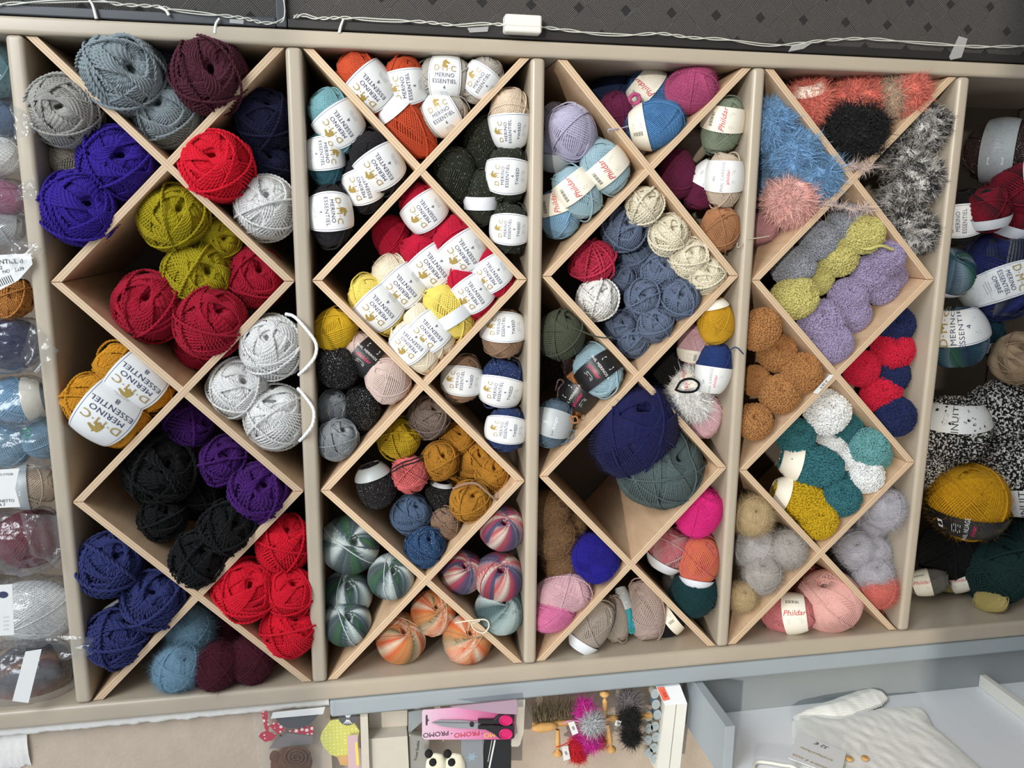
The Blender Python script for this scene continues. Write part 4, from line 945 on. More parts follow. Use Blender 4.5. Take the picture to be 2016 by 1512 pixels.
for row in TAB.strip().split('\n'):
    a, desc = row.split('|'); f = a.split(); c = int(f[0][0]); cell = f[0][1:]
    kind, colour = f[1], f[2]; x, y, r, ang, tilt, half = map(float, f[3:9]); lab = f[9]; off = float(f[10]); dz = float(f[11])
    where = f' in {CELL[cell]} of {ORD[c]} lattice column'
    o = make_ball(idx, kind, colour, x, y, r, ang, tilt, half, lab, off, dz, desc, where, f"{NAMES.get(colour, colour.replace('_', ' '))} yarn balls, {CELL[cell]}, {ORD[c]} column", (c, cell))
    balls[(int(x), int(y))] = o; idx += 1
for row in TAB5.strip().split('\n'):
    a, desc = row.split('|'); f = a.split()
    x, y, r, ang, tilt, half = map(float, f[2:8])
    o = make_ball(idx, f[0], f[1], x, y, r, ang, tilt, half, f[8], float(f[9]), float(f[10]), desc, '', 'yarn balls on the right-hand shelf', (5, ''))
    balls[(int(x), int(y))] = o; idx += 1
# ---------------------------------------------------------------- room
def structure(name, u0, u1, v0, v1, z0, z1, mat): return box(name, u0, u1, v0, v1, z0, z1, mat, kind='structure')
M['stucco'] = plain('beige stucco', (196, 180, 162), .8, nz=.05, nscale=30, bump=.9, bscale=150)
M['plaster'] = plain('white plaster', (234, 233, 229), .8, nz=.03, nscale=40, bump=.8, bscale=120)
M['bluegrey'] = plain('blue-grey paint', (160, 169, 174), .4, nz=.03, nscale=8)
M['greyface'] = plain('grey panel', (150, 156, 158), .5, nz=.03, nscale=10)
M['whiteboard'] = plain('white melamine', (238, 240, 242), .35, nz=.01)
M['beigeboard'] = plain('light beige board', (206, 198, 184), .5, nz=.03)
M['floor'] = plain('grey floor tiles', (120, 116, 110), .5, nz=.1, nscale=5)
structure('floor', 2.02, 2.06, -2.2, 2.4, -2.3, .6, M['floor'])
structure('wall_left', -1.1, 2.02, 1.0965, 2.4, .056, .12, M['stucco'])
structure('wall_right', -1.1, 2.02, -2.2, -.0235, .03, .12, M['stucco'])
def wall_front():  # unseen wall; opening sized so sun stays off the top and bottom shelves
    org = W(.5, 0, -2.2); V, F = [], []
    for a in ((-1.5, -.965, -2.2, 2.4), (.32, 2.02, -2.2, 2.4), (-.965, .32, -2.2, -1.7), (-.965, .32, 1.9, 2.4)):
        v, f = box_geo(a[0], a[1], a[2], a[3], -2.32, -2.2, org); F += [tuple(k+len(V) for k in q) for q in f]; V += v
    link('wall_front', mesh('wall_front', V, F, smooth=False), [M['plaster']], None, org, 'structure')
wall_front()
def rough_strip(name, u0, u1, v0, v1, z, t, mat, amp=.003, kind='structure'):
    """hand-plastered strip with a ragged edge"""
    nu, nv = 160, 6; org = W((u0+u1)/2, v1, z); V, F = [], []
    for i in range(nu+1):
        u = u0+(u1-u0)*i/nu; e = amp*noise.noise(Vector((u*45, 1, 2)))+amp*.6*noise.noise(Vector((u*140, 5, 2)))
        for j in range(nv+1):
            f = j/nv; v = v0+(v1+e-v0)*f; zz = z-t*math.sin(math.pi*min(1, f*1.0))**.5-.0015*noise.noise(Vector((u*120, v*120, 0)))
            V.append(W(u, v, zz)-org)
    for i in range(nu):
        for j in range(nv):
            a = i*(nv+1)+j; F.append((a, a+nv+1, a+nv+2, a+1))
    return link(name, mesh(name, V, F), [mat], None, org, kind)
rough_strip('trim_1', -.40, .388, 1.0960, 1.116, .010, .008, M['plaster'], .003)
box('trim_3', -.40, .388, 1.0960, 1.112, .0102, .056, M['plaster'], kind='structure')
structure('wall_corner', -.6, .388, 1.112, 1.5, .0205, .0555, M['stucco']).name = 'wall_left_corner'
rough_strip('trim_2', -.40, -.115, 1.112, 1.185, .019, .006, M['plaster'], .008)
# dark panels to the right of the shelving (top of the picture)
def fabric():
    q = NT('dark patterned fabric'); P = q.p; P.inputs['Roughness'].default_value = .9; P.inputs['Sheen Weight'].default_value = .1
    uv = q.n('ShaderNodeUVMap'); sx = q.n('ShaderNodeSeparateXYZ'); q.l(uv.outputs[0], sx.inputs[0])
    a = q.math('ADD', sx.outputs[0], sx.outputs[1]); b = q.math('SUBTRACT', sx.outputs[0], sx.outputs[1])
    par = q.math('LESS_THAN', q.math('FRACT', q.math('MULTIPLY', q.math('ADD', q.math('FLOOR', q.math('MULTIPLY', a, 24)), q.math('FLOOR', q.math('MULTIPLY', b, 24))), .5)), .25)
    s1 = q.math('GREATER_THAN', q.math('SINE', q.math('MULTIPLY', a, 1700)), .45); s2 = q.math('GREATER_THAN', q.math('SINE', q.math('MULTIPLY', b, 1700)), .45)
    st = q.math('ADD', q.math('MULTIPLY', s1, par), q.math('MULTIPLY', s2, q.math('SUBTRACT', 1, par)))
    sq = []
    for k in (a, b):
        f = q.math('ABSOLUTE', q.math('SUBTRACT', q.math('FRACT', q.math('MULTIPLY', k, 12.8)), .5)); sq.append(q.math('LESS_THAN', f, .115))
    dm = q.math('MULTIPLY', sq[0], sq[1])
    c = q.mix(q.math('MULTIPLY', st, q.math('MULTIPLY', q.noise(500, 2), 1.1)), lin((44, 42, 41)), lin((122, 118, 112)))
    q.l(q.mix(dm, c, lin((32, 31, 31))), P.inputs['Base Color']); q.bump(st, .3, .0005)
    return q.m
M['fabric'] = fabric(); M['dark'] = plain('dark blue-grey frame', (62, 66, 72), .45); M['darkwarm'] = plain('black frame', (38, 36, 35), .5)
def fab_panel(u0, u1, label, wide, fm):
    r = empty('wall_screen', W((u0+u1)/2, -.2, .01)); tag(r, label, 'panel')
    org = r.location; v0, v1 = -.42, -.0255-wide
    V = [W(u, v, z)-org for z in (.004, .025) for u, v in ((u0, v0), (u1, v0), (u1, v1), (u0, v1))]
    F = [(0, 1, 2, 3), (7, 6, 5, 4), (0, 4, 5, 1), (1, 5, 6, 2), (2, 6, 7, 3), (3, 7, 4, 0)]
    me = mesh('cloth', V, F, smooth=False, uvs=np.array([(u, v) for _ in (0, 1) for u, v in ((u0, v0), (u1, v0), (u1, v1), (u0, v1))])); link('fabric_cover', me, [M['fabric']], r)
    box('frame_rail', u0, u1, v1+.0003, -.0255, -.001, .025, fm, r, bev=.002)
    return r
pa = fab_panel(-.125, .350, 'dark woven fabric panel with blue-grey rail, left of the dark upright strip', .014, M['dark'])
pb = fab_panel(.3665, 2.0, 'long dark fabric panel with small black diamonds behind white switch box', .014, M['darkwarm'])
tag(box('frame_post', .3505, .366, -.42, -.0255, -.004, .025, M['dark'], bev=.002), 'narrow dark upright strip between the two dark fabric panels', 'post')
tag(box('frame_post', -.30, -.1255, -.42, -.0255, -.002, .025, M['dark'], bev=.002), 'dark plain strip at the top left corner of the picture', 'post')
# fairy lights
M['clear'] = plain('clear cable', (206, 206, 196), .3); M['lampwhite'] = plain('white plastic', (232, 230, 220), .4)
def wl(pts, z=-.004): return [W(*at(x, y, z)) for x, y in pts]
def twist(name, pts, label, r=.0010, amp=.0017, turns=9):
    C = curve_pts([tuple(p) for p in wl(pts)], 260); org = C[0].copy(); parts = []
    L = np.linspace(0, turns*6.28, len(C))+2*np.sin(np.linspace(0, 19, len(C)))
    for s in (0, math.pi):
        D = C-org+amp*(np.cos(L+s)[:, None]*np.array([[1, 0, 0]])+np.sin(L+s)[:, None]*np.array([[0, .8, 0]]))
        parts.append(tube_geo(D, r, 6))
    V, F, U = merge(parts); me = mesh(name, V, F, uvs=U); return link(name, me, [M['clear']], None, Vector(org))
f1 = twist('light_string', [(-30, 12), (40, 6), (180, 1), (240, 9), (310, 13), (345, 20), (420, 29), (475, 35), (520, 45), (552, 42), (561, 25), (556, -20)], '')
tag(f1, 'twisted clear fairy light cable looping along the upper left panel', 'light string')
f2 = twist('light_string', [(578, 33), (600, 30), (625, 36), (680, 35), (750, 40), (830, 43), (900, 50), (950, 47), (1003, 49)], '', turns=6)
tag(f2, 'thin clear fairy light cable running into left end of switch box', 'light string')
f3 = twist('light_string', [(1058, 52), (1120, 60), (1180, 67), (1240, 69), (1300, 66), (1360, 74), (1430, 78), (1500, 88), (1550, 88), (1620, 80), (1700, 76), (1780, 82), (1850, 87), (1930, 92), (2040, 90)], '', turns=9)
tag(f3, 'thin clear fairy light cable running right from the switch box', 'light string')
for par, pts in ((f1, [(176, 0), (183, 12), (190, 37)]), (f1, [(312, 14), (326, 20), (333, 30)]), (f1, [(432, 36), (425, 48), (423, 66)]), (f2, [(676, 38), (671, 52), (668, 65)])):
    P = [p for p in wl(pts, -.007)]; C = curve_pts([tuple(p) for p in P], 12)-np.array(par.location)
    V, F, U = tube_geo(C, .0023, 8, taper=np.linspace(.7, 1.05, len(C))); o = link('bulb', mesh('bulb', V, F, uvs=U), [M['lampwhite']], par)
sb = at(1029, 50, -.01)
swb = empty('switch_box', W(*sb)); tag(swb, 'small white plastic switch box taped on the dark fabric panel', 'switch')
box('case', sb[0]-.030, sb[0]+.029, sb[1]-.014, sb[1]+.013, -.022, .0035, M['lampwhite'], swb, bev=.004)
box('seam', sb[0]-.0302, sb[0]+.0292, sb[1]+.003, sb[1]+.0036, -.0222, .003, plain('seam line', (196, 192, 182), .6), swb)
def tape_mat():
    q = NT('clear tape'); P = q.p; P.inputs['Base Color'].default_value = (.8, .8, .78, 1); P.inputs['Roughness'].default_value = .25; P.inputs['Alpha'].default_value = .28; return q.m
M['tape'] = tape_mat()
def pxprism(name, pts, z, t, mat, parent=None, lab=None, cat=None, bev=0, group=None):
    """outline given by picture points that lie at depth z, real thickness t"""
    P = [at(x, y, z)[:2] for x, y in pts]; c = np.mean(P, 0)
    area = sum(P[i][0]*P[(i+1) % len(P)][1]-P[(i+1) % len(P)][0]*P[i][1] for i in range(len(P)))
    if area < 0: P = P[::-1]
    o = prism(name, [tuple(p) for p in P], z, z+t, mat, parent, W(c[0], c[1], z) if parent is None else None, bev)
    if lab: tag(o, lab, cat, group)
    return o
pxprism('adhesive_tape', [(1888, 71), (1905, 76), (1893, 113), (1872, 118), (1869, 112)], -.0065, .0008, M['tape'], lab='strip of clear tape across the cable near the right edge', cat='tape')
pxprism('adhesive_tape', [(1560, 88), (1600, 84), (1582, 96), (1552, 102)], -.0065, .0008, M['tape'], lab='small clear tape scrap on cable above the third column', cat='tape')
pxprism('adhesive_tape', [(920, 55), (962, 52), (960, 62), (925, 64)], -.0065, .0008, M['tape'], lab='clear tape scrap on cable just left of switch box', cat='tape')
pxprism('adhesive_tape', [(452, 37), (480, 39), (479, 47), (452, 45)], -.0065, .0008, M['tape'], lab='clear tape scrap on the rail of the upper left panel', cat='tape')

# ---------------------------------------------------------------- loose yarn tails and strings
def ymat(col, kind='wo'): return yarn_mat(col+'_'+kind, PAL[col], kind+'/'+STY.get(col, ''))
def tail(key, name, pts, r, col, z, kind='ch', label=None):
    par = balls[key]; Mi = np.array(par.matrix_world.inverted())
    P = [W(*at(x, y, zz)) for (x, y), zz in zip(pts, z if isinstance(z, (list, tuple)) else [z]*len(pts))]
    C = curve_pts([tuple(p) for p in P], 60); V, F, U = tube_geo(C, r, 7); U = U/[1, r*9]
    V = V@Mi[:3, :3].T+Mi[:3, 3]
    o = link(name, mesh(name, V, F, uvs=U), [ymat(col, kind)], par); o.color = lin(PAL[col])
    if label: o['label'] = label
    return o
tail((537, 684), 'yarn_tail', [(562, 618), (580, 624), (603, 648), (622, 676), (620, 702), (603, 724), (588, 738)], .0028, 'white', [0, -.006, -.016, -.018, -.018, -.014, 0], label='long white loop hanging over the board')
tail((546, 822), 'yarn_tail', [(586, 764), (600, 780), (617, 806), (616, 834), (603, 854), (590, 868)], .0028, 'white', [0, -.01, -.018, -.018, -.014, 0], label='long white loop hanging over the board')
tail((932, 993), 'yarn_tail', [(892, 962), (915, 953), (938, 952), (958, 968), (975, 982), (995, 983)], .0022, 'mink', [.02, .005, .0, -.001, .0, .01], 'wo', 'beige cord lying over the ochre balls')
tail((920, 1272), 'yarn_tail', [(896, 1226), (925, 1222), (955, 1220), (963, 1232), (952, 1246), (935, 1240), (929, 1228), (945, 1222)], .0014, 'ivory', [.01, .0, -.006, -.008, -.006, -.002, .002, .0], 'wo', 'cream loop sticking out')
tail((1421, 463), 'yarn_tail', [(1455, 462), (1470, 470), (1495, 468), (1516, 464)], .0009, 'beige', [.02, -.006, -.012, -.012], 'wo')
tail((1421, 463), 'yarn_tail', [(1454, 458), (1462, 480), (1452, 487), (1452, 478)], .0009, 'beige', [.02, -.004, -.008, .0], 'wo')
tail((1416, 723), 'yarn_tail', [(1420, 706), (1446, 684), (1464, 697)], .0011, 'cobalt', [.03, -.008, -.010], 'wo')
tail((1107, 656), 'yarn_tail', [(1112, 640), (1140, 650), (1165, 660), (1188, 665), (1206, 664)], .0013, 'darkolive', [.0, -.004, -.006, -.004, -.003], 'wo')
tail((1107, 656), 'yarn_tail', [(1108, 642), (1120, 668), (1112, 690), (1125, 700)], .0013, 'darkolive', [.0, .002, .004, .01], 'wo')
tail((1314, 729), 'yarn_tail', [(1330, 768), (1342, 750), (1362, 746), (1376, 756), (1368, 770), (1345, 772), (1331, 768)], .0022, 'black', [.01, -.006, -.012, -.012, -.010, -.006, .01], 'wo', 'black loop lying over the white furry ball')
tail((1141, 773), 'yarn_tail', [(1098, 782), (1100, 765), (1110, 752), (1100, 748), (1094, 768)], .0016, 'cocoa', [.01, 0, 0, .0, .01], 'wo')
tail((1141, 773), 'yarn_tail', [(1122, 820), (1128, 832), (1138, 830), (1134, 820), (1124, 822)], .0016, 'caramel', [.01, -.002, -.004, 0, .01], 'wo')
tail((1091, 835), 'yarn_tail', [(1112, 870), (1128, 862), (1130, 848), (1120, 850), (1118, 868), (1100, 876)], .0012, 'steel', [.01, -.002, -.002, 0, 0, .02], 'wo')
tail((1304, 262), 'yarn_tail', [(1198, 262), (1199, 255), (1215, 254), (1240, 248)], .0012, 'lavender', [.0, -.006, -.002, .03], 'wo', 'thin lavender thread over the plywood')
tail((1288, 182), 'yarn_tail', [(1238, 196), (1246, 186), (1258, 188), (1258, 200), (1246, 204), (1240, 194), (1252, 184)], .0030, 'rose', [.04, .035, .035, .035, .04, .035, .04], 'wo', 'rose coloured knot')
tail((806, 932), 'yarn_tail', [(768, 926), (790, 912), (815, 904), (832, 896)], .0013, 'charcoal', [.02, .0, -.0, .02], 'wo', 'dark thread across the coral ball')
tail((806, 932), 'yarn_tail', [(770, 931), (792, 918), (818, 910), (834, 902)], .0013, 'charcoal', [.02, .0, -.0, .02], 'wo', 'dark thread across the coral ball')
tail((1703, 460), 'yarn_tail', [(1690, 488), (1710, 490), (1735, 484), (1758, 492)], .0028, 'pastelyellow', [.02, .0, -.004, .0], 'wo')
def fluff(name, pts, z, r, col, parent_key=None, lab=None):
    C = curve_pts([tuple(W(*at(x, y, zz))) for (x, y), zz in zip(pts, z)], 24); rng = np.random.RandomState(5); org = C[0].copy()
    P = np.repeat(C-org, 14, 0); Nn = rng.normal(size=P.shape); Nn /= np.linalg.norm(Nn, axis=1)[:, None]
    parts = [tube_geo(C-org, r*.2, 5), hair_geo(P, Nn, r*1.3, .0005, rng, 3)]
    V, F, U = merge(parts); par = balls[parent_key]; Mi = np.array(par.matrix_world.inverted()); V = (V+org)@Mi[:3, :3].T+Mi[:3, 3]
    o = link(name, mesh(name, V, F, uvs=U), [fur_mat('', PAL[col], '')], par); o.color = lin(PAL[col])
    if lab: o['label'] = lab
fluff('yarn_tail', [(1672, 326), (1690, 330), (1705, 332), (1718, 322)], [-.003]*4, .010, 'blush', (1684, 271), 'pale fluffy thread over the plywood crossing')
fluff('yarn_tail', [(1618, 402), (1645, 405), (1680, 412), (1705, 408), (1716, 420)], [.0, -.004, -.006, -.004, .0], .011, 'blush', (1560, 400), 'pale fluffy thread')
# paper labels folded beside balls
pxprism('paper_label', [(191, 1212), (206, 1196), (232, 1180), (236, 1186), (212, 1206), (196, 1224)], .05, .002, M['white_paper'], lab='folded white label peeping between indigo balls in lower left triangle', cat='label')
def sticker(pts, z, rows, lab):
    o = pxprism('price_sticker', pts, z, .0008, M['white_paper'], lab=lab, cat='sticker'); return o

# ---------------------------------------------------------------- flat text in the plane of the shelving front
def ftext(s, x, y, size_px, ang, z, mat, parent, shear=0, plane=None, mirror=1):
    V, F = text_geo(s, 1.0, shear, 1.0, 0)
    if plane is None:
        P0 = at(x, y, z); sc = size_px*(P0-CT)@RM[2]/FPX; ex = np.array([math.cos(R(ang)), -math.sin(R(ang)), 0]); ey = np.array([-math.sin(R(ang)), -math.cos(R(ang)), 0]); nn = np.array([0, 0, -1.])
    else:
        P0, ex, ey, nn, sc = plane
    Q = P0+sc*(V[:, :1]*ex+V[:, 1:2]*ey)+nn*.0004; org = np.array(parent.location)
    me = mesh('print', np.array([tuple(W(*q)) for q in Q])-org, F, smooth=False); return link('print', me, [M[mat]], parent)

pt = pxprism('price_label', [(1601, 773), (1634, 737), (1642, 739), (1610, 776)], -.0016, .0012, M['white_paper'], lab='small white price label on the plywood beside the camel balls', cat='label')
ftext('4,90 €', 1622, 757, 8, 49, -.0018, 'black_ink', pt)
# ---------------------------------------------------------------- bagged yarn on the left-hand shelf
def film_mat():
    q = NT('clear plastic film'); t = q.t; t.nodes.remove(q.p)
    g = q.n('ShaderNodeBsdfGlossy'); g.inputs['Roughness'].default_value = .16; g.inputs['Color'].default_value = (.95, .97, 1, 1)
    tr = q.n('ShaderNodeBsdfTransparent'); tr.inputs['Color'].default_value = (.95, .96, .97, 1); d = q.n('ShaderNodeBsdfTranslucent'); d.inputs['Color'].default_value = (.8, .83, .86, 1)
    lw = q.n('ShaderNodeLayerWeight'); lw.inputs['Blend'].default_value = .35
    b = q.n('ShaderNodeBump'); b.inputs['Strength'].default_value = .8; b.inputs['Distance'].default_value = .004; q.l(q.noise(55, 4), b.inputs['Height']); q.l(b.outputs[0], g.inputs['Normal']); q.l(b.outputs[0], lw.inputs['Normal'])
    m1 = q.n('ShaderNodeMixShader'); m1.inputs[0].default_value = .12; q.l(tr.outputs[0], m1.inputs[1]); q.l(d.outputs[0], m1.inputs[2])
    m2 = q.n('ShaderNodeMixShader'); q.l(q.math('ADD', q.math('MULTIPLY', lw.outputs['Facing'], .30), .05), m2.inputs[0]); q.l(m1.outputs[0], m2.inputs[1]); q.l(g.outputs[0], m2.inputs[2])
    out = [n for n in t.nodes if n.type == 'OUTPUT_MATERIAL'][0]; q.l(m2.outputs[0], out.inputs['Surface'])
    return q.m
M['film'] = film_mat()
def bag(x, y, rx, ry, label, flap=None, z=.06, seed=1, rz=.055):
    """crumpled clear bag: an ellipsoid shell with ridged folds and a sealed fin"""
    c = at(x, y, z); sc = (c-CT)@RM[2]/FPX; nu, nv = 72, 40; V, F = [], []
    for i in range(nv+1):
        th = math.pi*i/nv
        for j in range(nu):
            ph = 2*math.pi*j/nu; d = Vector((math.sin(th)*math.cos(ph), math.cos(th), math.sin(th)*math.sin(ph)))
            n1 = noise.noise(d*2.2+Vector((seed, 0, 0))); n2 = abs(noise.noise(d*5+Vector((0, seed, 0)))); n3 = abs(noise.noise(d*13+Vector((0, 0, seed))))
            k = 1+.10*n1-.16*n2-.05*n3
            sq = lambda a: math.copysign(abs(a)**.8, a)
            V.append((-sq(d.y)*ry*sc*k, sq(d.z)*rz*k, -sq(d.x)*rx*sc*k))
    for i in range(nv):
        for j in range(nu):
            j2 = (j+1) % nu; F.append((i*nu+j, i*nu+j2, (i+1)*nu+j2, (i+1)*nu+j))
    o = link('plastic_bag', mesh('plastic_bag', V, F), [M['film']], None, W(*c)); tag(o, label, 'plastic bag')
    if flap:
        P = [Vector(W(*at(a, b, -.012-.004*k)))-W(*c) for k, (a, b) in enumerate(flap)]
        n = 10; VV, FF = [], []; a, b, d, e = (P+[P[-1]])[:4]
        for i in range(n+1):
            for j in range(n+1):
                s, t = i/n, j/n; q = a*(1-s)*(1-t)+b*s*(1-t)+d*s*t+e*(1-s)*t; q = q+Vector((0, .010*noise.noise(Vector((s*3, t*3, seed)))+.004*noise.noise(Vector((s*9, t*9, seed))), 0)); VV.append(q)
        for i in range(n):
            for j in range(n): FF.append((i*(n+1)+j, (i+1)*(n+1)+j, (i+1)*(n+1)+j+1, i*(n+1)+j+1))
        link('bag_flap', mesh('bag_flap', VV, FF), [M['film']], o)
    return o
PAL['wrapgrey'] = (206, 206, 204); PAL['multigrey'] = [(110, 108, 112), (150, 110, 100), (180, 140, 100), (120, 84, 92), (130, 132, 136), (96, 92, 98)]; GRADS['multigrey'] = PAL['multigrey']
PAL['bagred'] = (120, 34, 52); PAL['tanorange'] = (196, 132, 66); PAL['darkblue'] = (44, 50, 92); PAL['mauvepink'] = (178, 110, 140); PAL['bluegreyy'] = (96, 124, 158)
TAB0 = """
fi teal -22 138 52 5 10 56 - 0 .03|pale teal ball at the top of the left-hand shelf
fi bluegreyy -18 238 40 10 10 58 - 0 .04|dusty blue ball under the teal one on the left-hand shelf
fz white -14 308 40 5 10 54 - 0 .03|off-white ball between dusty blue and mauve balls
fi mauvepink -10 388 36 -15 10 58 - 0 .03|mauve pink ball on the left-hand shelf
fi wrapgrey -16 448 38 0 10 66 - 0 .03|pale grey ball under crumpled film on the left-hand shelf
ch tanorange 18 582 42 -60 30 52 plain -.3 .03|orange tan ball behind a printed paper label
fz darkblue 24 678 50 0 10 60 - 0 .03|dark blue ball in clear bag on the left-hand shelf
fi babyblue 32 788 44 10 15 56 cream .6 .03|light blue ball with cream band in clear film
fi skyblue 22 874 42 70 20 46 - 0 .05|left light blue ball in bag with recycling mark
fi skyblue 86 862 38 60 20 44 - 0 .05|right light blue ball in bag with recycling mark
fi beige 62 958 42 8 8 52 greyb -.45 .02|beige ball with wide white printed label
fi bagred 60 1060 56 15 10 66 - 0 .04|dark red ball in crumpled clear bag
fz white 66 1200 56 0 10 84 - 0 .02|large white ball in clear bag near lower left
sw multigrey 62 1326 62 20 30 80 - 0 .03|multicoloured grey ball in bag at lower left
"""
for row in TAB0.strip().split('\n'):
    a, desc = row.split('|'); f = a.split(); x, y, r, ang, tilt, half = map(float, f[2:8])
    balls[(int(x), int(y))] = make_ball(idx, f[0], f[1], x, y, r, ang, tilt, half, f[8], float(f[9]), float(f[10]), desc, '', 'bagged yarn balls on the left-hand shelf', ('Z', 0)); idx += 1
bag(-20, 140, 74, 54, 'clear film around the pale teal ball', seed=1)
bag(-12, 240, 74, 40, 'clear bag around the dusty blue ball', [(20, 205), (62, 225), (70, 262), (30, 275)], seed=2)
bag(-10, 392, 70, 44, 'clear bag with stiff corner around the mauve pink ball', [(35, 362), (66, 350), (72, 384), (30, 398)], seed=3)
bag(-10, 460, 78, 44, 'crumpled clear bag over the pale grey ball', [(8, 470), (68, 478), (88, 492), (20, 540)], seed=4)
bag(20, 678, 80, 58, 'clear bag around the dark blue ball', [(62, 630), (116, 690), (70, 738), (40, 700)], seed=5)
bag(30, 790, 64, 50, 'clear film around the cream banded light blue ball', seed=6)
rb = bag(50, 872, 84, 54, 'clear bag with recycling mark around two light blue balls', seed=7)
bag(52, 1064, 74, 66, 'heavily crumpled clear bag around the dark red ball', [(40, 1010), (112, 1015), (120, 1120), (60, 1090)], seed=8)
bag(58, 1202, 92, 68, 'clear bag around the large white ball', seed=9, rz=.062)
bag(56, 1330, 90, 74, 'clear bag with long flap around the multicoloured ball', [(90, 1252), (258, 1254), (170, 1292), (120, 1300)], seed=10)
cl = pxprism('paper_label', [(-6, 502), (60, 499), (64, 520), (36, 552), (-6, 574)], -.016, .0006, M['white_paper'], lab='white printed label reading 8 over the orange tan ball', cat='label')
ftext('ENTIEL 8', 18, 515, 13, 3, -.0165, 'black_ink', cl); ftext('2', 2, 527, 10, 3, -.0165, 'black_ink', cl); ftext('NO - 2339', 26, 532, 9, 10, -.0165, 'black_ink', cl); ftext('||||||||', 8, 552, 16, 20, -.0165, 'black_ink', cl)
pl = pxprism('paper_label', [(50, 1283), (82, 1278), (56, 1384), (24, 1380)], -.036, .0006, M['white_paper'], lab='long blank white paper strip on the multicoloured bagged ball', cat='label')
b3 = pxprism('paper_label', [(-4, 925), (38, 922), (30, 962), (40, 998), (-4, 1000)], -.028, .0008, M['white_paper'], lab='white printed label reading NETTO on the beige ball', cat='label')
ftext('NETTO', 14, 986, 8, 0, -.0285, 'black_ink', b3); ftext('A 7', 4, 994, 8, 0, -.0285, 'black_ink', b3); ftext('TO CTG50', 10, 934, 6, 0, -.0285, 'black_ink', b3)
P0 = W(*at(52, 862, -.018)); 
def recycle():
    r = empty('print_mark', P0); return r
V, F = [], []; cc = at(53, 851, -.022); scx = (cc-CT)@RM[2]/FPX
for k in range(3):
    a0 = k*2.094+.5
    for i in range(6):
        a = a0+i*.25; n = len(V)
        for aa in (a, a+.25):
            for rr in (9, 6): V.append(Vector(W(cc[0]+rr*scx*math.cos(aa), cc[1]+rr*scx*math.sin(aa), cc[2]))-rb.location)
        F.append((n, n+1, n+3, n+2))
link('print', mesh('mark', V, F, smooth=False), [M['green_ink']], rb); ftext('PE', 52, 866, 9, 0, -.022, 'green_ink', rb)
# indigo dot on the white bag label
wl2 = pxprism('paper_label', [(-6, 1152), (24, 1150), (28, 1250), (-6, 1252)], -.044, .0006, M['white_paper'], lab='white label with an indigo dot on the large white ball', cat='label')
cc = at(6, 1171, -.0446); n = 20; V = [Vector(W(cc[0]+.0072*math.cos(i*2*math.pi/n), cc[1]+.0055*math.sin(i*2*math.pi/n), cc[2]))-wl2.location for i in range(n)]
link('print', mesh('dot', V, [tuple(range(n))], smooth=False), [M['navy_ink']], wl2)
for i in range(4): ftext('I I I I', 12, 1215+i*8, 5, 5, -.0445, 'grey_ink', wl2)

# ---------------------------------------------------------------- left of the shelving (bottom of the picture)
tag(box('edging_board', .3895, 2.0, 1.0972, 1.132, -.006, .05, M['bluegrey'], bev=.006), 'long blue-grey edging board beside the shelving unit', 'board')
nic = empty('wall_display_box', W(1.72, 1.235, 0)); tag(nic, 'blue-grey display box with white back holding the baby cardigan', 'display box')
box('side_face', 1.098, 2.0, 1.1325, 1.2425, .030, .045, M['greyface'], nic)
box('back_board', 1.098, 2.0, 1.2275, 1.2425, -.62, .0295, M['whiteboard'], nic)
box('shelf_board', 1.0795, 1.0975, 1.1335, 1.2425, -.145, .045, M['bluegrey'], nic, bev=.001)
box('lip', 1.742, 1.756, 1.200, 1.2270, -.62, .0295, M['lampwhite'], nic, bev=.001)

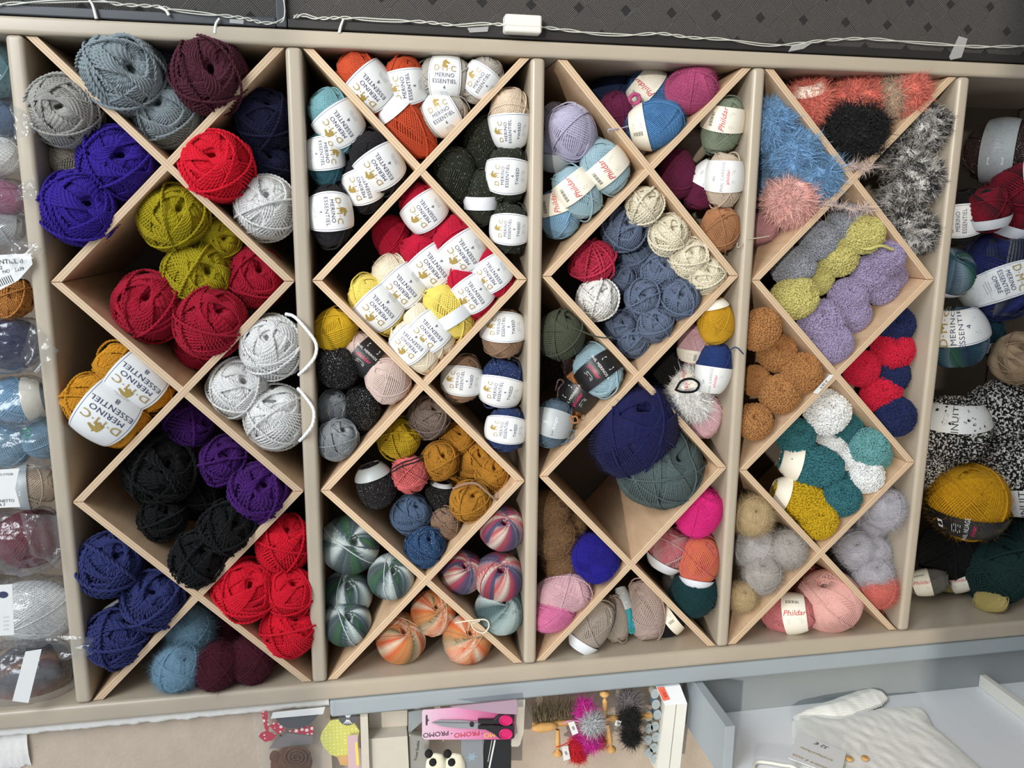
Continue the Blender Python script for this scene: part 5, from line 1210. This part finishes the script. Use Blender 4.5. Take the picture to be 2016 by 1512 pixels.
def pad(name, pts, k, thick, mat, parent=None, step=2.5, amp=.0, freq=60, base=.0):
    """soft cloth lying on the board v = k; outline given by picture points on that board"""
    P = np.array([onplane(x, y, (0, 1, 0), k)[[0, 2]] for x, y in pts]); st = .0022
    lo, hi = P.min(0), P.max(0); xs = np.arange(lo[0], hi[0]+st, st); ys = np.arange(lo[1], hi[1]+st, st)
    X, Y = np.meshgrid(xs, ys, indexing='ij'); ins = np.zeros(X.shape, bool); dm = np.full(X.shape, 9.)
    for i in range(len(P)):
        a, b = P[i], P[(i+1) % len(P)]
        cond = ((a[1] > Y) != (b[1] > Y)); xx = (b[0]-a[0])*(Y-a[1])/((b[1]-a[1]) or 1e-9)+a[0]; ins ^= cond & (X < xx)
        t = np.clip(((X-a[0])*(b[0]-a[0])+(Y-a[1])*(b[1]-a[1]))/(((b-a)**2).sum()+1e-12), 0, 1); dm = np.minimum(dm, np.hypot(X-a[0]-t*(b[0]-a[0]), Y-a[1]-t*(b[1]-a[1])))
    H = np.where(ins, thick*(1-np.exp(-dm/(thick*.8)))+.002, 0.); id_ = -np.ones(X.shape, int); V, F = [], []
    c = W(P[:, 0].mean(), k, P[:, 1].mean())
    grow = ins.copy(); grow[1:] |= ins[:-1]; grow[:-1] |= ins[1:]; grow[:, 1:] |= ins[:, :-1]; grow[:, :-1] |= ins[:, 1:]
    for i in range(X.shape[0]):
        for j in range(X.shape[1]):
            if grow[i, j]:
                id_[i, j] = len(V); u, z = X[i, j], Y[i, j]; h = H[i, j]
                if h > 0: h += amp*noise.noise(Vector((u*freq, z*freq*.5, 3)))*min(1, dm[i, j]/.01)+amp*.9*abs(noise.noise(Vector((u*22+z*16, z*9, 8))))*min(1, dm[i, j]/.01)
                V.append(W(u, k-h-base, z)-c)
    for i in range(X.shape[0]-1):
        for j in range(X.shape[1]-1):
            q = (id_[i, j], id_[i+1, j], id_[i+1, j+1], id_[i, j+1])
            if min(q) >= 0: F.append(q)
    uv = np.array([(X[i, j], Y[i, j]) for i in range(X.shape[0]) for j in range(X.shape[1]) if grow[i, j]])
    if parent is not None:
        V = [v+c-parent.location for v in V]
    o = link(name, mesh(name, V, F, uvs=uv), [mat], parent, c if parent is None else None); return o
def knit_mat():
    q = NT('cream knit'); P = q.p; P.inputs['Roughness'].default_value = .9; P.inputs['Sheen Weight'].default_value = .2; P.inputs['Base Color'].default_value = lin((244, 243, 236))
    uv = q.n('ShaderNodeUVMap'); sx = q.n('ShaderNodeSeparateXYZ'); q.l(uv.outputs[0], sx.inputs[0])
    a = q.math('ABSOLUTE', q.math('SINE', q.math('MULTIPLY', sx.outputs[0], 1300))); b = q.math('SINE', q.math('ADD', q.math('MULTIPLY', sx.outputs[1], 1500), q.math('MULTIPLY', a, 2.0)))
    q.bump(q.math('ADD', b, a), .35, .0005); return q.m
M['knit'] = knit_mat(); M['wood'] = wood_mat('turned wood', (196, 146, 84), (222, 176, 112), 10)
K = 1.2272
cd = empty('baby_cardigan', W(1.4, K-.01, -.2)); tag(cd, 'cream knitted baby cardigan with wooden buttons hanging on white board', 'cardigan')
pad('body', [(1562, 1462), (1560, 1420), (1592, 1412), (1640, 1420), (1690, 1408), (1730, 1398), (1772, 1395), (1810, 1396), (1826, 1408), (1838, 1432), (1864, 1455), (1890, 1478), (1912, 1498), (1960, 1540), (1900, 1640), (1740, 1650), (1640, 1600), (1576, 1520), (1566, 1480)], K, .014, M['knit'], cd, amp=.0016)
pad('sleeve', [(1560, 1418), (1590, 1400), (1636, 1386), (1676, 1372), (1700, 1364), (1722, 1366), (1742, 1374), (1748, 1382), (1736, 1394), (1706, 1406), (1680, 1418), (1650, 1424), (1600, 1422), (1570, 1430)], K, .018, M['knit'], cd, amp=.0016, base=.006)
for x, y in ((1672, 1493), (1703, 1492)):
    c = onplane(x, y, (0, 1, 0), K-.021); Vv = []; n = 20
    for k, (rr, h) in enumerate(((.0001, 0), (.006, -.0006), (.0068, .0008), (.0062, .003))):
        Vv += [Vector(W(c[0]+rr*math.cos(i*6.2832/n), c[1]+h-.001, c[2]+rr*math.sin(i*6.2832/n)))-cd.location for i in range(n)]
    Ff = [(k*n+i, k*n+(i+1) % n, (k+1)*n+(i+1) % n, (k+1)*n+i) for k in range(3) for i in range(n)]
    link('button', mesh('button', Vv, Ff), [M['wood']], cd)
def board_plane(x, y, k, spx, ang):
    P0 = onplane(x, y, (0, 1, 0), k); A = onplane(x+4*math.cos(R(ang)), y-4*math.sin(R(ang)), (0, 1, 0), k)-P0; L = np.linalg.norm(A); ex = A/L; ey = np.cross(np.array([0, -1., 0]), ex); return (P0, ex, ey, np.array([0, -1., 0]), spx*L/4)
def boardpoly(name, pts, k, t, mat, parent=None):
    P = [onplane(x, y, (0, 1, 0), k) for x, y in pts]; org = parent.location if parent is not None else W(*np.mean(P, 0)); n = len(P)
    V = [W(*p)-org for p in P]+[W(p[0], p[1]+t, p[2])-org for p in P]; F = [tuple(range(n)), tuple(range(2*n-1, n-1, -1))]+[(i, i+n, (i+1) % n+n, (i+1) % n) for i in range(n)]
    return link(name, mesh(name, V, F, smooth=False), [mat], parent, None if parent is not None else org)
kc = K-.026
tg = boardpoly('price_tag', [(1570, 1440), (1666, 1481), (1655, 1530), (1552, 1492)], kc, .0012, M['white_paper']); tag(tg, 'white handwritten price tag reading 32 euros on the cardigan', 'tag')
for s, x, y, sz, mt in (('32 €', 1618, 1468, 15, 'black_ink'), ('acrylique/laine', 1608, 1485, 12, 'gold'), ('Brassière 6 mois', 1600, 1502, 13, 'gold')):
    ftext(s, x, y, sz, 0, 0, mt, tg, .3, board_plane(x, y, kc-.0003, sz, 157))
hg = [onplane(x, y, (0, 1, 0), K-.006) for x, y in ((1486, 1530), (1484, 1508), (1492, 1500), (1512, 1501), (1540, 1506), (1566, 1512), (1600, 1545))]
C = curve_pts([tuple(W(*p)) for p in hg], 40); V, F, U = tube_geo(C-C[0], .0032, 8); tag(link('coat_hanger', mesh('hanger', V, F, uvs=U), [M['lampwhite']], None, Vector(C[0])), 'white plastic hanger holding the baby cardigan', 'hanger')

# white box and what stands near it
wb = empty('storage_box', W(1.05, 1.2, .0)); tag(wb, 'white box with orange price sticker beside blue-grey display box', 'box')
pxprism('box_end', [(1293, 1354), (1339, 1349), (1353, 1385), (1309, 1389)], -.008, .05, M['whiteboard'], wb)
pxprism('box_front', [(1309, 1389), (1331, 1387), (1316, 1520), (1292, 1520)], -.0085, .05, M['lampwhite'], wb)
pxprism('box_front', [(1333, 1387), (1353, 1385), (1338, 1520), (1318, 1520)], -.0085, .05, M['lampwhite'], wb)
st = pxprism('price_sticker', [(1294, 1354), (1307, 1352), (1319, 1377), (1306, 1380)], -.0095, .0008, plain('orange sticker', (238, 112, 80), .6), lab='orange price sticker on the end of the white box', cat='sticker')
ftext('1.95€', 1307, 1366, 9, -62, -.0100, 'red_ink', st)
# beige stand with card pockets
bs = empty('display_stand', W(.62, 1.3, .03)); tag(bs, 'light beige display stand under the blue-grey edging board', 'display stand')
pxprism('upright', [(709, 1412), (724, 1410), (728, 1530), (713, 1530)], -.012, .06, M['beigeboard'], bs)
pxprism('pocket', [(726, 1455), (802, 1449), (806, 1530), (729, 1530)], -.002, .04, M['beigeboard'], bs)
pxprism('pocket_floor', [(726, 1404), (802, 1398), (802, 1449), (726, 1455)], .030, .02, M['beigeboard'], bs)
pxprism('bracket', [(1010, 1380), (1034, 1378), (1031, 1440), (1024, 1466), (1020, 1470), (1007, 1470)], -.006, .012, M['beigeboard'], bs)
bk = empty('booklet', W(*at(835, 1480, .0))); tag(bk, 'silver grey booklet standing under the pink scissors card', 'booklet')
pxprism('cover', [(804, 1446), (846, 1452), (846, 1530), (806, 1530)], .004, .02, plain('silver cover', (170, 166, 158), .3, .4), bk, bev=.003)
ftext('Tricot Qualité', 821, 1478, 7.5, 82, .0035, 'black_ink', bk)
pxprism('dark_card', [(804, 1402), (832, 1397), (832, 1420), (804, 1446)], .012, .004, M['greyface'], bk)
# scissors on a promo card
def card_mat():
    q = NT('pink printed card'); q.p.inputs['Roughness'].default_value = .4; uv = q.n('ShaderNodeUVMap'); sx = q.n('ShaderNodeSeparateXYZ'); q.l(uv.outputs[0], sx.inputs[0])
    q.l(q.ramp(sx.outputs[0], [(0, lin((226, 196, 214))), (.5, lin((226, 140, 182))), (1, lin((196, 50, 120)))]), q.p.inputs['Base Color']); return q.m
zc = -.014
co = pxprism('scissors_card', [(831, 1402), (833, 1398), (900, 1393), (1014, 1400), (1013, 1450), (1009, 1456), (836, 1456), (831, 1451)], zc, .0014, card_mat(), lab='pink promotional card hanging sideways with scissors fixed on it', cat='card')
ul = co.data.uv_layers.new(name='UVMap'); us = [v.co.z for v in co.data.vertices]; lo, hi = min(us), max(us)
for l in co.data.loops: ul.data[l.index].uv = (1-(co.data.vertices[l.vertex_index].co.z-lo)/(hi-lo), 0)
M['yellow_ink'] = plain('yellow ink', (250, 214, 70), .5)
for s, x, mt in (('PROMO', 858, 'black_ink'), ('-', 889, 'black_ink'), ('PROMO', 919, 'red_ink'), ('-', 949, 'red_ink'), ('PROMO', 978, 'yellow_ink')): ftext(s, x, 1445, 14.5, 180, zc-.0003, mt, co)
hole = pxprism('hanging_hole', [(838, 1409), (841, 1407), (842, 1416), (845, 1418), (842, 1420), (841, 1429), (838, 1427)], zc-.0006, .001, M['dark'], co)
sc_ = empty('scissors', W(*at(930, 1426, zc-.004))); tag(sc_, 'black and magenta handled scissors on the pink promotional card', 'scissors')
mst = plain('steel', (190, 190, 192), .3, .8); mbk = plain('black handle plastic', (34, 32, 34), .45); mpk = plain('magenta plastic', (214, 30, 110), .4)
pxprism('blade', [(849, 1423), (866, 1418), (904, 1418), (946, 1421), (946, 1426), (900, 1427)], zc-.0035, .0015, mst, sc_)
pxprism('blade', [(849, 1423), (900, 1424), (946, 1424), (946, 1435), (904, 1434), (870, 1430)], zc-.0053, .0015, mst, sc_)
pxprism('pivot', [(929+4.5*math.cos(a), 1427+4.5*math.sin(a)) for a in np.linspace(0, 6.28, 15)[:-1]], zc-.0068, .003, mbk, sc_)
for sg in (-1, 1):
    cy = 1431-1431+(1418 if sg < 0 else 1445)
    pxprism('handle', [(941, 1427+sg*9), (942, 1427+sg*2), (968, 1427+sg*1), (990, 1427+sg*3), (1010, 1427+sg*1), (1013, cy+sg*8), (1000, cy+sg*12), (984, cy+sg*10), (972, cy), (956, 1427+sg*9)] if sg < 0 else [(941, 1436), (942, 1429), (968, 1428), (990, 1430), (1010, 1428), (1013, cy+8), (1000, cy+12), (984, cy+10), (972, cy), (956, 1437)], zc-.0085, .006, mbk, sc_, bev=.001)
    P = [W(*at(996+12*math.cos(a), cy+9*math.sin(a), zc-.0088)) for a in np.linspace(0, 6.2832, 33)[:-1]]; C = np.array([tuple(p) for p in P]); V, F, U = tube_geo(C-np.array(sc_.location), .0016, 6, closed=True); link('finger_ring', mesh('ring', V, F, uvs=U), [mpk], sc_)
    pxprism('ring_inset', [(996+11*math.cos(a), cy+8*math.sin(a)) for a in np.linspace(0, 6.28, 21)[:-1]], zc-.0087, .001, mpk, sc_)
pxprism('foil_packet', [(886, 1392), (1018, 1378), (1020, 1388), (1019, 1407), (985, 1406), (930, 1398)], zc-.020, .004, plain('lilac foil', (188, 160, 176), .25, .3), lab='lilac grey foil packet hanging over the scissors card', cat='packet', bev=.001)
pxprism('trim_packet', [(908, 1456), (950, 1456), (952, 1530), (908, 1530)], -.006, .004, plain('mid grey card', (138, 142, 146), .5), lab='grey card with a pale blue snowflake drawing', cat='card')
sn = bpy.data.objects['trim_packet']
for k in range(3):
    a = math.pi*k/3; c0 = at(929, 1490, -.0066); V = []
    for i in range(3):
        L = .010*(1-.0*i); d = Vector((math.cos(a), math.sin(a))); nrm = Vector((-d.y, d.x)); off = (i-1)*.0032
        V += [Vector(W(c0[0]+d.x*s*L*(1 if i == 1 else .55)+nrm.x*(off+w*.0005), c0[1]+d.y*s*L*(1 if i == 1 else .55)+nrm.y*(off+w*.0005), c0[2]))-sn.location for s, w in ((-1, -1), (1, -1), (1, 1), (-1, 1))]
    link('print', mesh('snow', V, [(0, 1, 2, 3), (4, 5, 6, 7), (8, 9, 10, 11)], smooth=False), [plain('pale blue ink', (176, 208, 224), .5)], sn)
bb = pxprism('black_packet', [(953, 1457), (1007, 1457), (1006, 1530), (952, 1530)], .000, .006, M['black_ink'], lab='black packet with slanting white lines under the scissors card', cat='packet')
for a in ((951, 1457, 948, 1490, 2), (968, 1457, 960, 1500, 1), (973, 1457, 958, 1530, 3)):
    pxprism('print', [(a[0], a[1]), (a[0]+a[4], a[1]), (a[2]+a[4], a[3]), (a[2], a[3])], -.0004, .0003, M['white_ink'], bb)
# felt pandas
def blob(name, x, y, rx, ry, z, rz, mat, parent=None, seed=0):
    c = at(x, y, z); s = (c-CT)@RM[2]/FPX; nu, nv = 28, 18; V = []; org = parent.location if parent is not None else W(*c)
    for i in range(nv+1):
        th = math.pi*i/nv
        for j in range(nu):
            ph = 2*math.pi*j/nu; d = Vector((math.sin(th)*math.cos(ph), math.cos(th), math.sin(th)*math.sin(ph))); k = 1+.06*noise.noise(d*2+Vector((seed, 0, 0)))
            V.append(W(c[0]+d.x*rx*s*k, c[1]+d.y*ry*s*k, c[2]-d.z*rz*k)-org)
    F = [(i*nu+j, i*nu+(j+1) % nu, (i+1)*nu+(j+1) % nu, (i+1)*nu+j) for i in range(nv) for j in range(nu)]
    return link(name, mesh(name, V, F), [mat], parent, None if parent is not None else org)
mfw = plain('cream felt', (236, 230, 206), .9, bump=.3); mfb = plain('black felt', (24, 22, 22), .9, bump=.3)
for x, lab in ((861, 'left felt panda button under the pink card'), (898, 'right felt panda button under the pink card')):
    pn = empty('panda_button', W(*at(x, 1505, -.01))); tag(pn, lab, 'button', 'felt pandas')
    blob('face', x-2, 1508, 21, 28, -.006, .010, mfw, pn); blob('ear', x-17, 1484, 8, 9, -.006, .006, mfb, pn); blob('eye_patch', x-9, 1501, 7.5, 8.5, -.014, .004, mfb, pn)
# pouches of fabric motifs
def pouch_mat():
    q = NT('thin clear pouch film'); P = q.p; P.inputs['Base Color'].default_value = (.85, .85, .86, 1); P.inputs['Roughness'].default_value = .12; P.inputs['Alpha'].default_value = .035; return q.m
M['pouch'] = pouch_mat()
def pouch(name, pts, z, label):
    o = pxprism(name, pts, z, .0006, M['pouch'], lab=label, cat='pouch'); return o
mred = NT('red cloth with white dots'); q = mred; q.p.inputs['Roughness'].default_value = .8
vo = q.n('ShaderNodeTexVoronoi'); vo.inputs['Scale'].default_value = 110; vo.inputs['Randomness'].default_value = .35; tc = q.n('ShaderNodeTexCoord'); q.l(tc.outputs['Object'], vo.inputs['Vector'])
q.l(q.mix(q.math('LESS_THAN', vo.outputs['Distance'], .36), lin((186, 34, 62)), lin((240, 225, 225))), q.p.inputs['Base Color'])
q = NT('lime cloth with pale dots'); q.p.inputs['Roughness'].default_value = .8; vo = q.n('ShaderNodeTexVoronoi'); vo.inputs['Scale'].default_value = 150; vo.inputs['Randomness'].default_value = .1; tc = q.n('ShaderNodeTexCoord'); q.l(tc.outputs['Object'], vo.inputs['Vector'])
q.l(q.mix(q.math('LESS_THAN', vo.outputs['Distance'], .3), lin((206, 204, 92)), lin((232, 232, 170))), q.p.inputs['Base Color']); mlime = q.m
mgr = plain('grey felt', (124, 118, 120), .9, bump=.3); mbr = plain('brown plush', (96, 60, 34), .95, nz=.3, nscale=120, bump=.8, bscale=300)
mo = empty('fabric_motif', W(*at(575, 1450, .0))); tag(mo, 'grey fabric motif with red polka dot ribbon in left clear pouch', 'fabric motif')
pxprism('ribbon', [(509, 1446), (524, 1440), (545, 1447), (537, 1457), (522, 1461), (511, 1452)], -.002, .002, mred.m, mo)
pxprism('ribbon', [(514, 1403), (526, 1401), (530, 1440), (522, 1438)], -.001, .002, mred.m, mo)
pxprism('ribbon', [(530, 1430), (548, 1418), (562, 1436), (548, 1446)], .000, .002, mred.m, mo)
pxprism('ribbon', [(568, 1440), (600, 1432), (616, 1430), (618, 1446), (600, 1446)], .000, .002, mred.m, mo)
pxprism('dark_patch', [(543, 1416), (627, 1408), (612, 1424), (590, 1433), (566, 1434), (550, 1426)], -.004, .003, M['dark'], mo)
pxprism('card_strip', [(537, 1403), (640, 1392), (636, 1406), (533, 1415)], -.006, .001, M['white_paper'], mo)
pxprism('grey_body', [(530, 1474), (540, 1460), (566, 1444), (590, 1446), (616, 1448), (616, 1464)], .002, .002, mgr, mo); blob('eye', 552.5, 1448, 2.2, 2.2, -.003, .001, mfb, mo)
br = empty('plush_motif', W(*at(573, 1495, .0))); tag(br, 'brown plush motif with rolled centre at bottom of left clear pouch', 'fabric motif')
blob('body', 574, 1502, 40, 36, .002, .006, mbr, br); blob('ear', 541, 1490, 10, 14, .0, .004, mbr, br)
C = np.array([tuple(W(*at(584+(4+k*.55)*1.1*math.cos(k*.5), 1490+(4+k*.45)*math.sin(k*.5), -.005))) for k in range(40)]); V, F, U = tube_geo(C-np.array(br.location), .0022, 6); link('coil', mesh('coil', V, F, uvs=U), [mbr], br)
ly = empty('fabric_motif', W(*at(665, 1460, .0))); tag(ly, 'lime green dotted fabric motif in right clear pouch', 'fabric motif')
pxprism('lime_body', [(630, 1455), (634, 1442), (650, 1420), (690, 1412), (708, 1440), (700, 1485), (675, 1495), (650, 1486), (636, 1470)], .002, .004, mlime, ly, bev=.001)
pxprism('brown_arm', [(664, 1490), (685, 1488), (688, 1508), (670, 1506)], .0, .003, M['wood'], ly)
ink = pxprism('badge', [(684+18*math.cos(a), 1412+16*math.sin(a)) for a in np.linspace(0, 6.28, 25)[:-1]], -.002, .002, M['dark'], ly)
for k in range(-2, 3): pxprism('badge_line', [(684+k*5, 1402), (685.5+k*5, 1402), (685.5-k*4, 1425), (684-k*4, 1425)], -.0025, .0004, M['white_ink'], ly)
ct = pxprism('care_tag', [(684, 1449), (704, 1446), (707, 1530), (686, 1530)], -.008, .001, plain('pink printed tag', (206, 172, 178), .6), lab='pink printed tag with yellow stripe on the lime motif', cat='tag')
pxprism('stripe', [(699, 1462), (704, 1461), (707, 1506), (702, 1507)], -.0084, .0004, M['yellow_ink'], ct)
pouch('clear_pouch', [(495, 1403), (641, 1392), (641, 1530), (512, 1530)], -.010, 'left clear plastic pouch hanging below the white plaster strip')
pouch('clear_pouch', [(642, 1416), (708, 1410), (709, 1530), (630, 1530)], -.011, 'right clear plastic pouch next to light beige upright')

# hanging wooden things and pompoms
dw = link('dowel', mesh('dowel', *tube_geo(np.array([tuple(W(*at(x, y, .0))) for x, y in np.linspace((1049, 1428), (1282, 1408), 12)])-np.array(W(*at(1049, 1428, .0))), .0062, 10)[:2]), [M['wood']], None, W(*at(1049, 1428, .0))); tag(dw, 'brown wooden dowel behind the fur pompoms', 'dowel')
hb = empty('hand_brush', W(*at(1075, 1415, -.008))); tag(hb, 'wooden handled brush with brown bristles left of the pompoms', 'brush')
blob('handle', 1072, 1432, 26, 9, -.012, .009, M['wood'], hb)
rng = np.random.RandomState(3); P = []
for i in range(900):
    x = rng.uniform(1048, 1132); P.append(tuple(W(*at(x, rng.uniform(1412, 1424)-(x-1048)*.08, rng.uniform(-.012, .006)))))
P = np.array(P)-np.array(hb.location); Nn = np.tile(np.array([(1, 0, 0.)]), (len(P), 1))+rng.normal(size=P.shape)*.06
V, F, U = hair_geo(P, Nn, .040, .0007, rng, 3, .2, .1); link('bristles', mesh('bristles', V, F, uvs=U), [fur_mat('', 0, '')], hb).color = lin((112, 96, 70))
def pompom(x, y, r, col, z, label):
    c = at(x, y, z); s = r*(c-CT)@RM[2]/FPX; rng = np.random.RandomState(int(x)); D = rng.normal(size=(1500, 3)); D /= np.linalg.norm(D, axis=1)[:, None]
    V, F, U = hair_geo(D*s*.6, D, s*.6, s*.03, rng, 3); cv, cf, cu = core_geo(1, 0, 1, s*.7); V, F, U = merge([(cv, cf, cu), (V, F, U)])
    o = link('pompom', mesh('pompom', V, F, uvs=U), [fur_mat('', 0, '')], None, W(*c)); o.color = lin(col); return tag(o, label, 'pompom', 'fur pompoms')
mag = pompom(1150, 1400, 23, (214, 40, 160), -.010, 'upper magenta fur pompom'); pompom(1156, 1455, 25, (214, 40, 160), -.012, 'lower magenta fur pompom')
pompom(1165, 1424, 22, (196, 198, 200), -.034, 'light grey fur pompom lying over the magenta ones'); pompom(1136, 1468, 17, (214, 22, 40), -.016, 'upper red fur pompom'); pompom(1138, 1484, 18, (214, 22, 40), -.014, 'lowest red fur pompom')
pompom(1240, 1414, 22, (20, 18, 18), -.026, 'upper black fur pompom'); pompom(1243, 1450, 21, (20, 18, 18), -.020, 'lower black fur pompom'); pompom(1238, 1382, 24, (132, 124, 124), .0, 'mid grey fur pompom under the edging board')
pompom(1180, 1460, 15, (206, 110, 24), .006, 'small orange pompom beside the wooden pins')
def pin(pts, z, label):
    C = curve_pts([tuple(W(*at(x, y, z))) for x, y in pts], 24); n = len(C); t = np.linspace(0, 1, n); tp = .55+.35*t-.5*np.exp(-((t-.78)/.06)**2)+.55*np.exp(-((t-.92)/.07)**2); tp[-1] = .1
    V, F, U = tube_geo(C-C[0], .0068, 12, taper=tp); tag(link('wooden_pin', mesh('pin', V, F, uvs=U), [M['wood']], None, Vector(C[0])), label, 'wooden pin', 'turned wooden pins')
pin([(1098, 1436), (1098, 1460), (1098, 1488)], -.012, 'turned wooden pin left of the red pompoms'); pin([(1196, 1425), (1200, 1450), (1204, 1480)], -.014, 'turned wooden pin between orange and black pompoms'); pin([(1190, 1412), (1191, 1390), (1190, 1362)], -.006, 'turned wooden pin pointing up to the edging board')
for pts, z, lab in (([(1118, 1423), (1130, 1420), (1139, 1443), (1127, 1448)], -.036, 'white tag left of the light grey pompom'), ([(1106, 1471), (1118, 1468), (1123, 1494), (1110, 1498)], -.022, 'white tag beside the red pompoms'), ([(1213, 1418), (1224, 1420), (1220, 1430), (1210, 1428)], -.030, 'small white tag left of upper black pompom')):
    o = pxprism('paper_tag', pts, z, .0007, M['white_paper'], lab=lab, cat='tag', group='white tags on the pompoms')
    cx = sum(p[0] for p in pts)/4; cy = sum(p[1] for p in pts)/4; ftext('IIIII', cx, cy, 7, -65, z-.0003, 'black_ink', o)
for pts, col, lab in (([(1108, 1424), (1124, 1419), (1150, 1421)], (226, 150, 200), 'pink elastic loop beside the light grey pompom'), ([(1095, 1471), (1110, 1466), (1128, 1455)], (190, 30, 40), 'red cord tied around the left wooden pin')):
    C = curve_pts([tuple(W(*at(x, y, -.030))) for x, y in pts], 20); V, F, U = tube_geo(C-C[0], .0011, 6); tag(link('elastic_cord', mesh('cord', V, F, uvs=U), [plain('cord', col, .6)], None, Vector(C[0])), lab, 'cord')
# spools
msp = plain('thread', (206, 200, 184), .7, nz=.08, nscale=300); mrim = plain('spool plastic', (170, 180, 182), .2)
for k, (x, y, c) in enumerate([(1288, 1364, 0), (1290, 1385, 1), (1293, 1405, 1), (1276, 1408, 0), (1288, 1428, 0), (1276, 1432, 0), (1290, 1449, 0), (1274, 1455, 0), (1286, 1470, 0), (1276, 1480, 0), (1288, 1492, 0)]):
    c0 = at(x, y, .004); s = (c0-CT)@RM[2]/FPX; o = empty('thread_spool', W(*c0)); tag(o, f'{["pale", "blue rimmed"][c]} thread spool, {["topmost", "second", "third", "fourth", "fifth", "sixth", "seventh", "eighth", "ninth", "tenth", "lowest"][k]} in the stack beside white box', 'thread spool', 'thread spools')
    for nm, R0, za, zb, mt in (('rim', 10.5, -.004, -.002, mrim), ('thread', 8.5, -.0025, .012, msp if not c else plain('blue thread', (96, 120, 140), .6)), ('core', 3.2, -.0055, -.001, mrim)):
        n = 20; V = [Vector(W(c0[0]+R0*s*.8*math.cos(i*6.2832/n), c0[1]+R0*s*math.sin(i*6.2832/n), c0[2]+z))-o.location for z in (za, zb) for i in range(n)]
        link(nm, mesh(nm, V, [tuple(range(n)), tuple(range(2*n-1, n-1, -1))]+[(i, i+n, (i+1) % n+n, (i+1) % n) for i in range(n)], smooth=False), [mt], o)
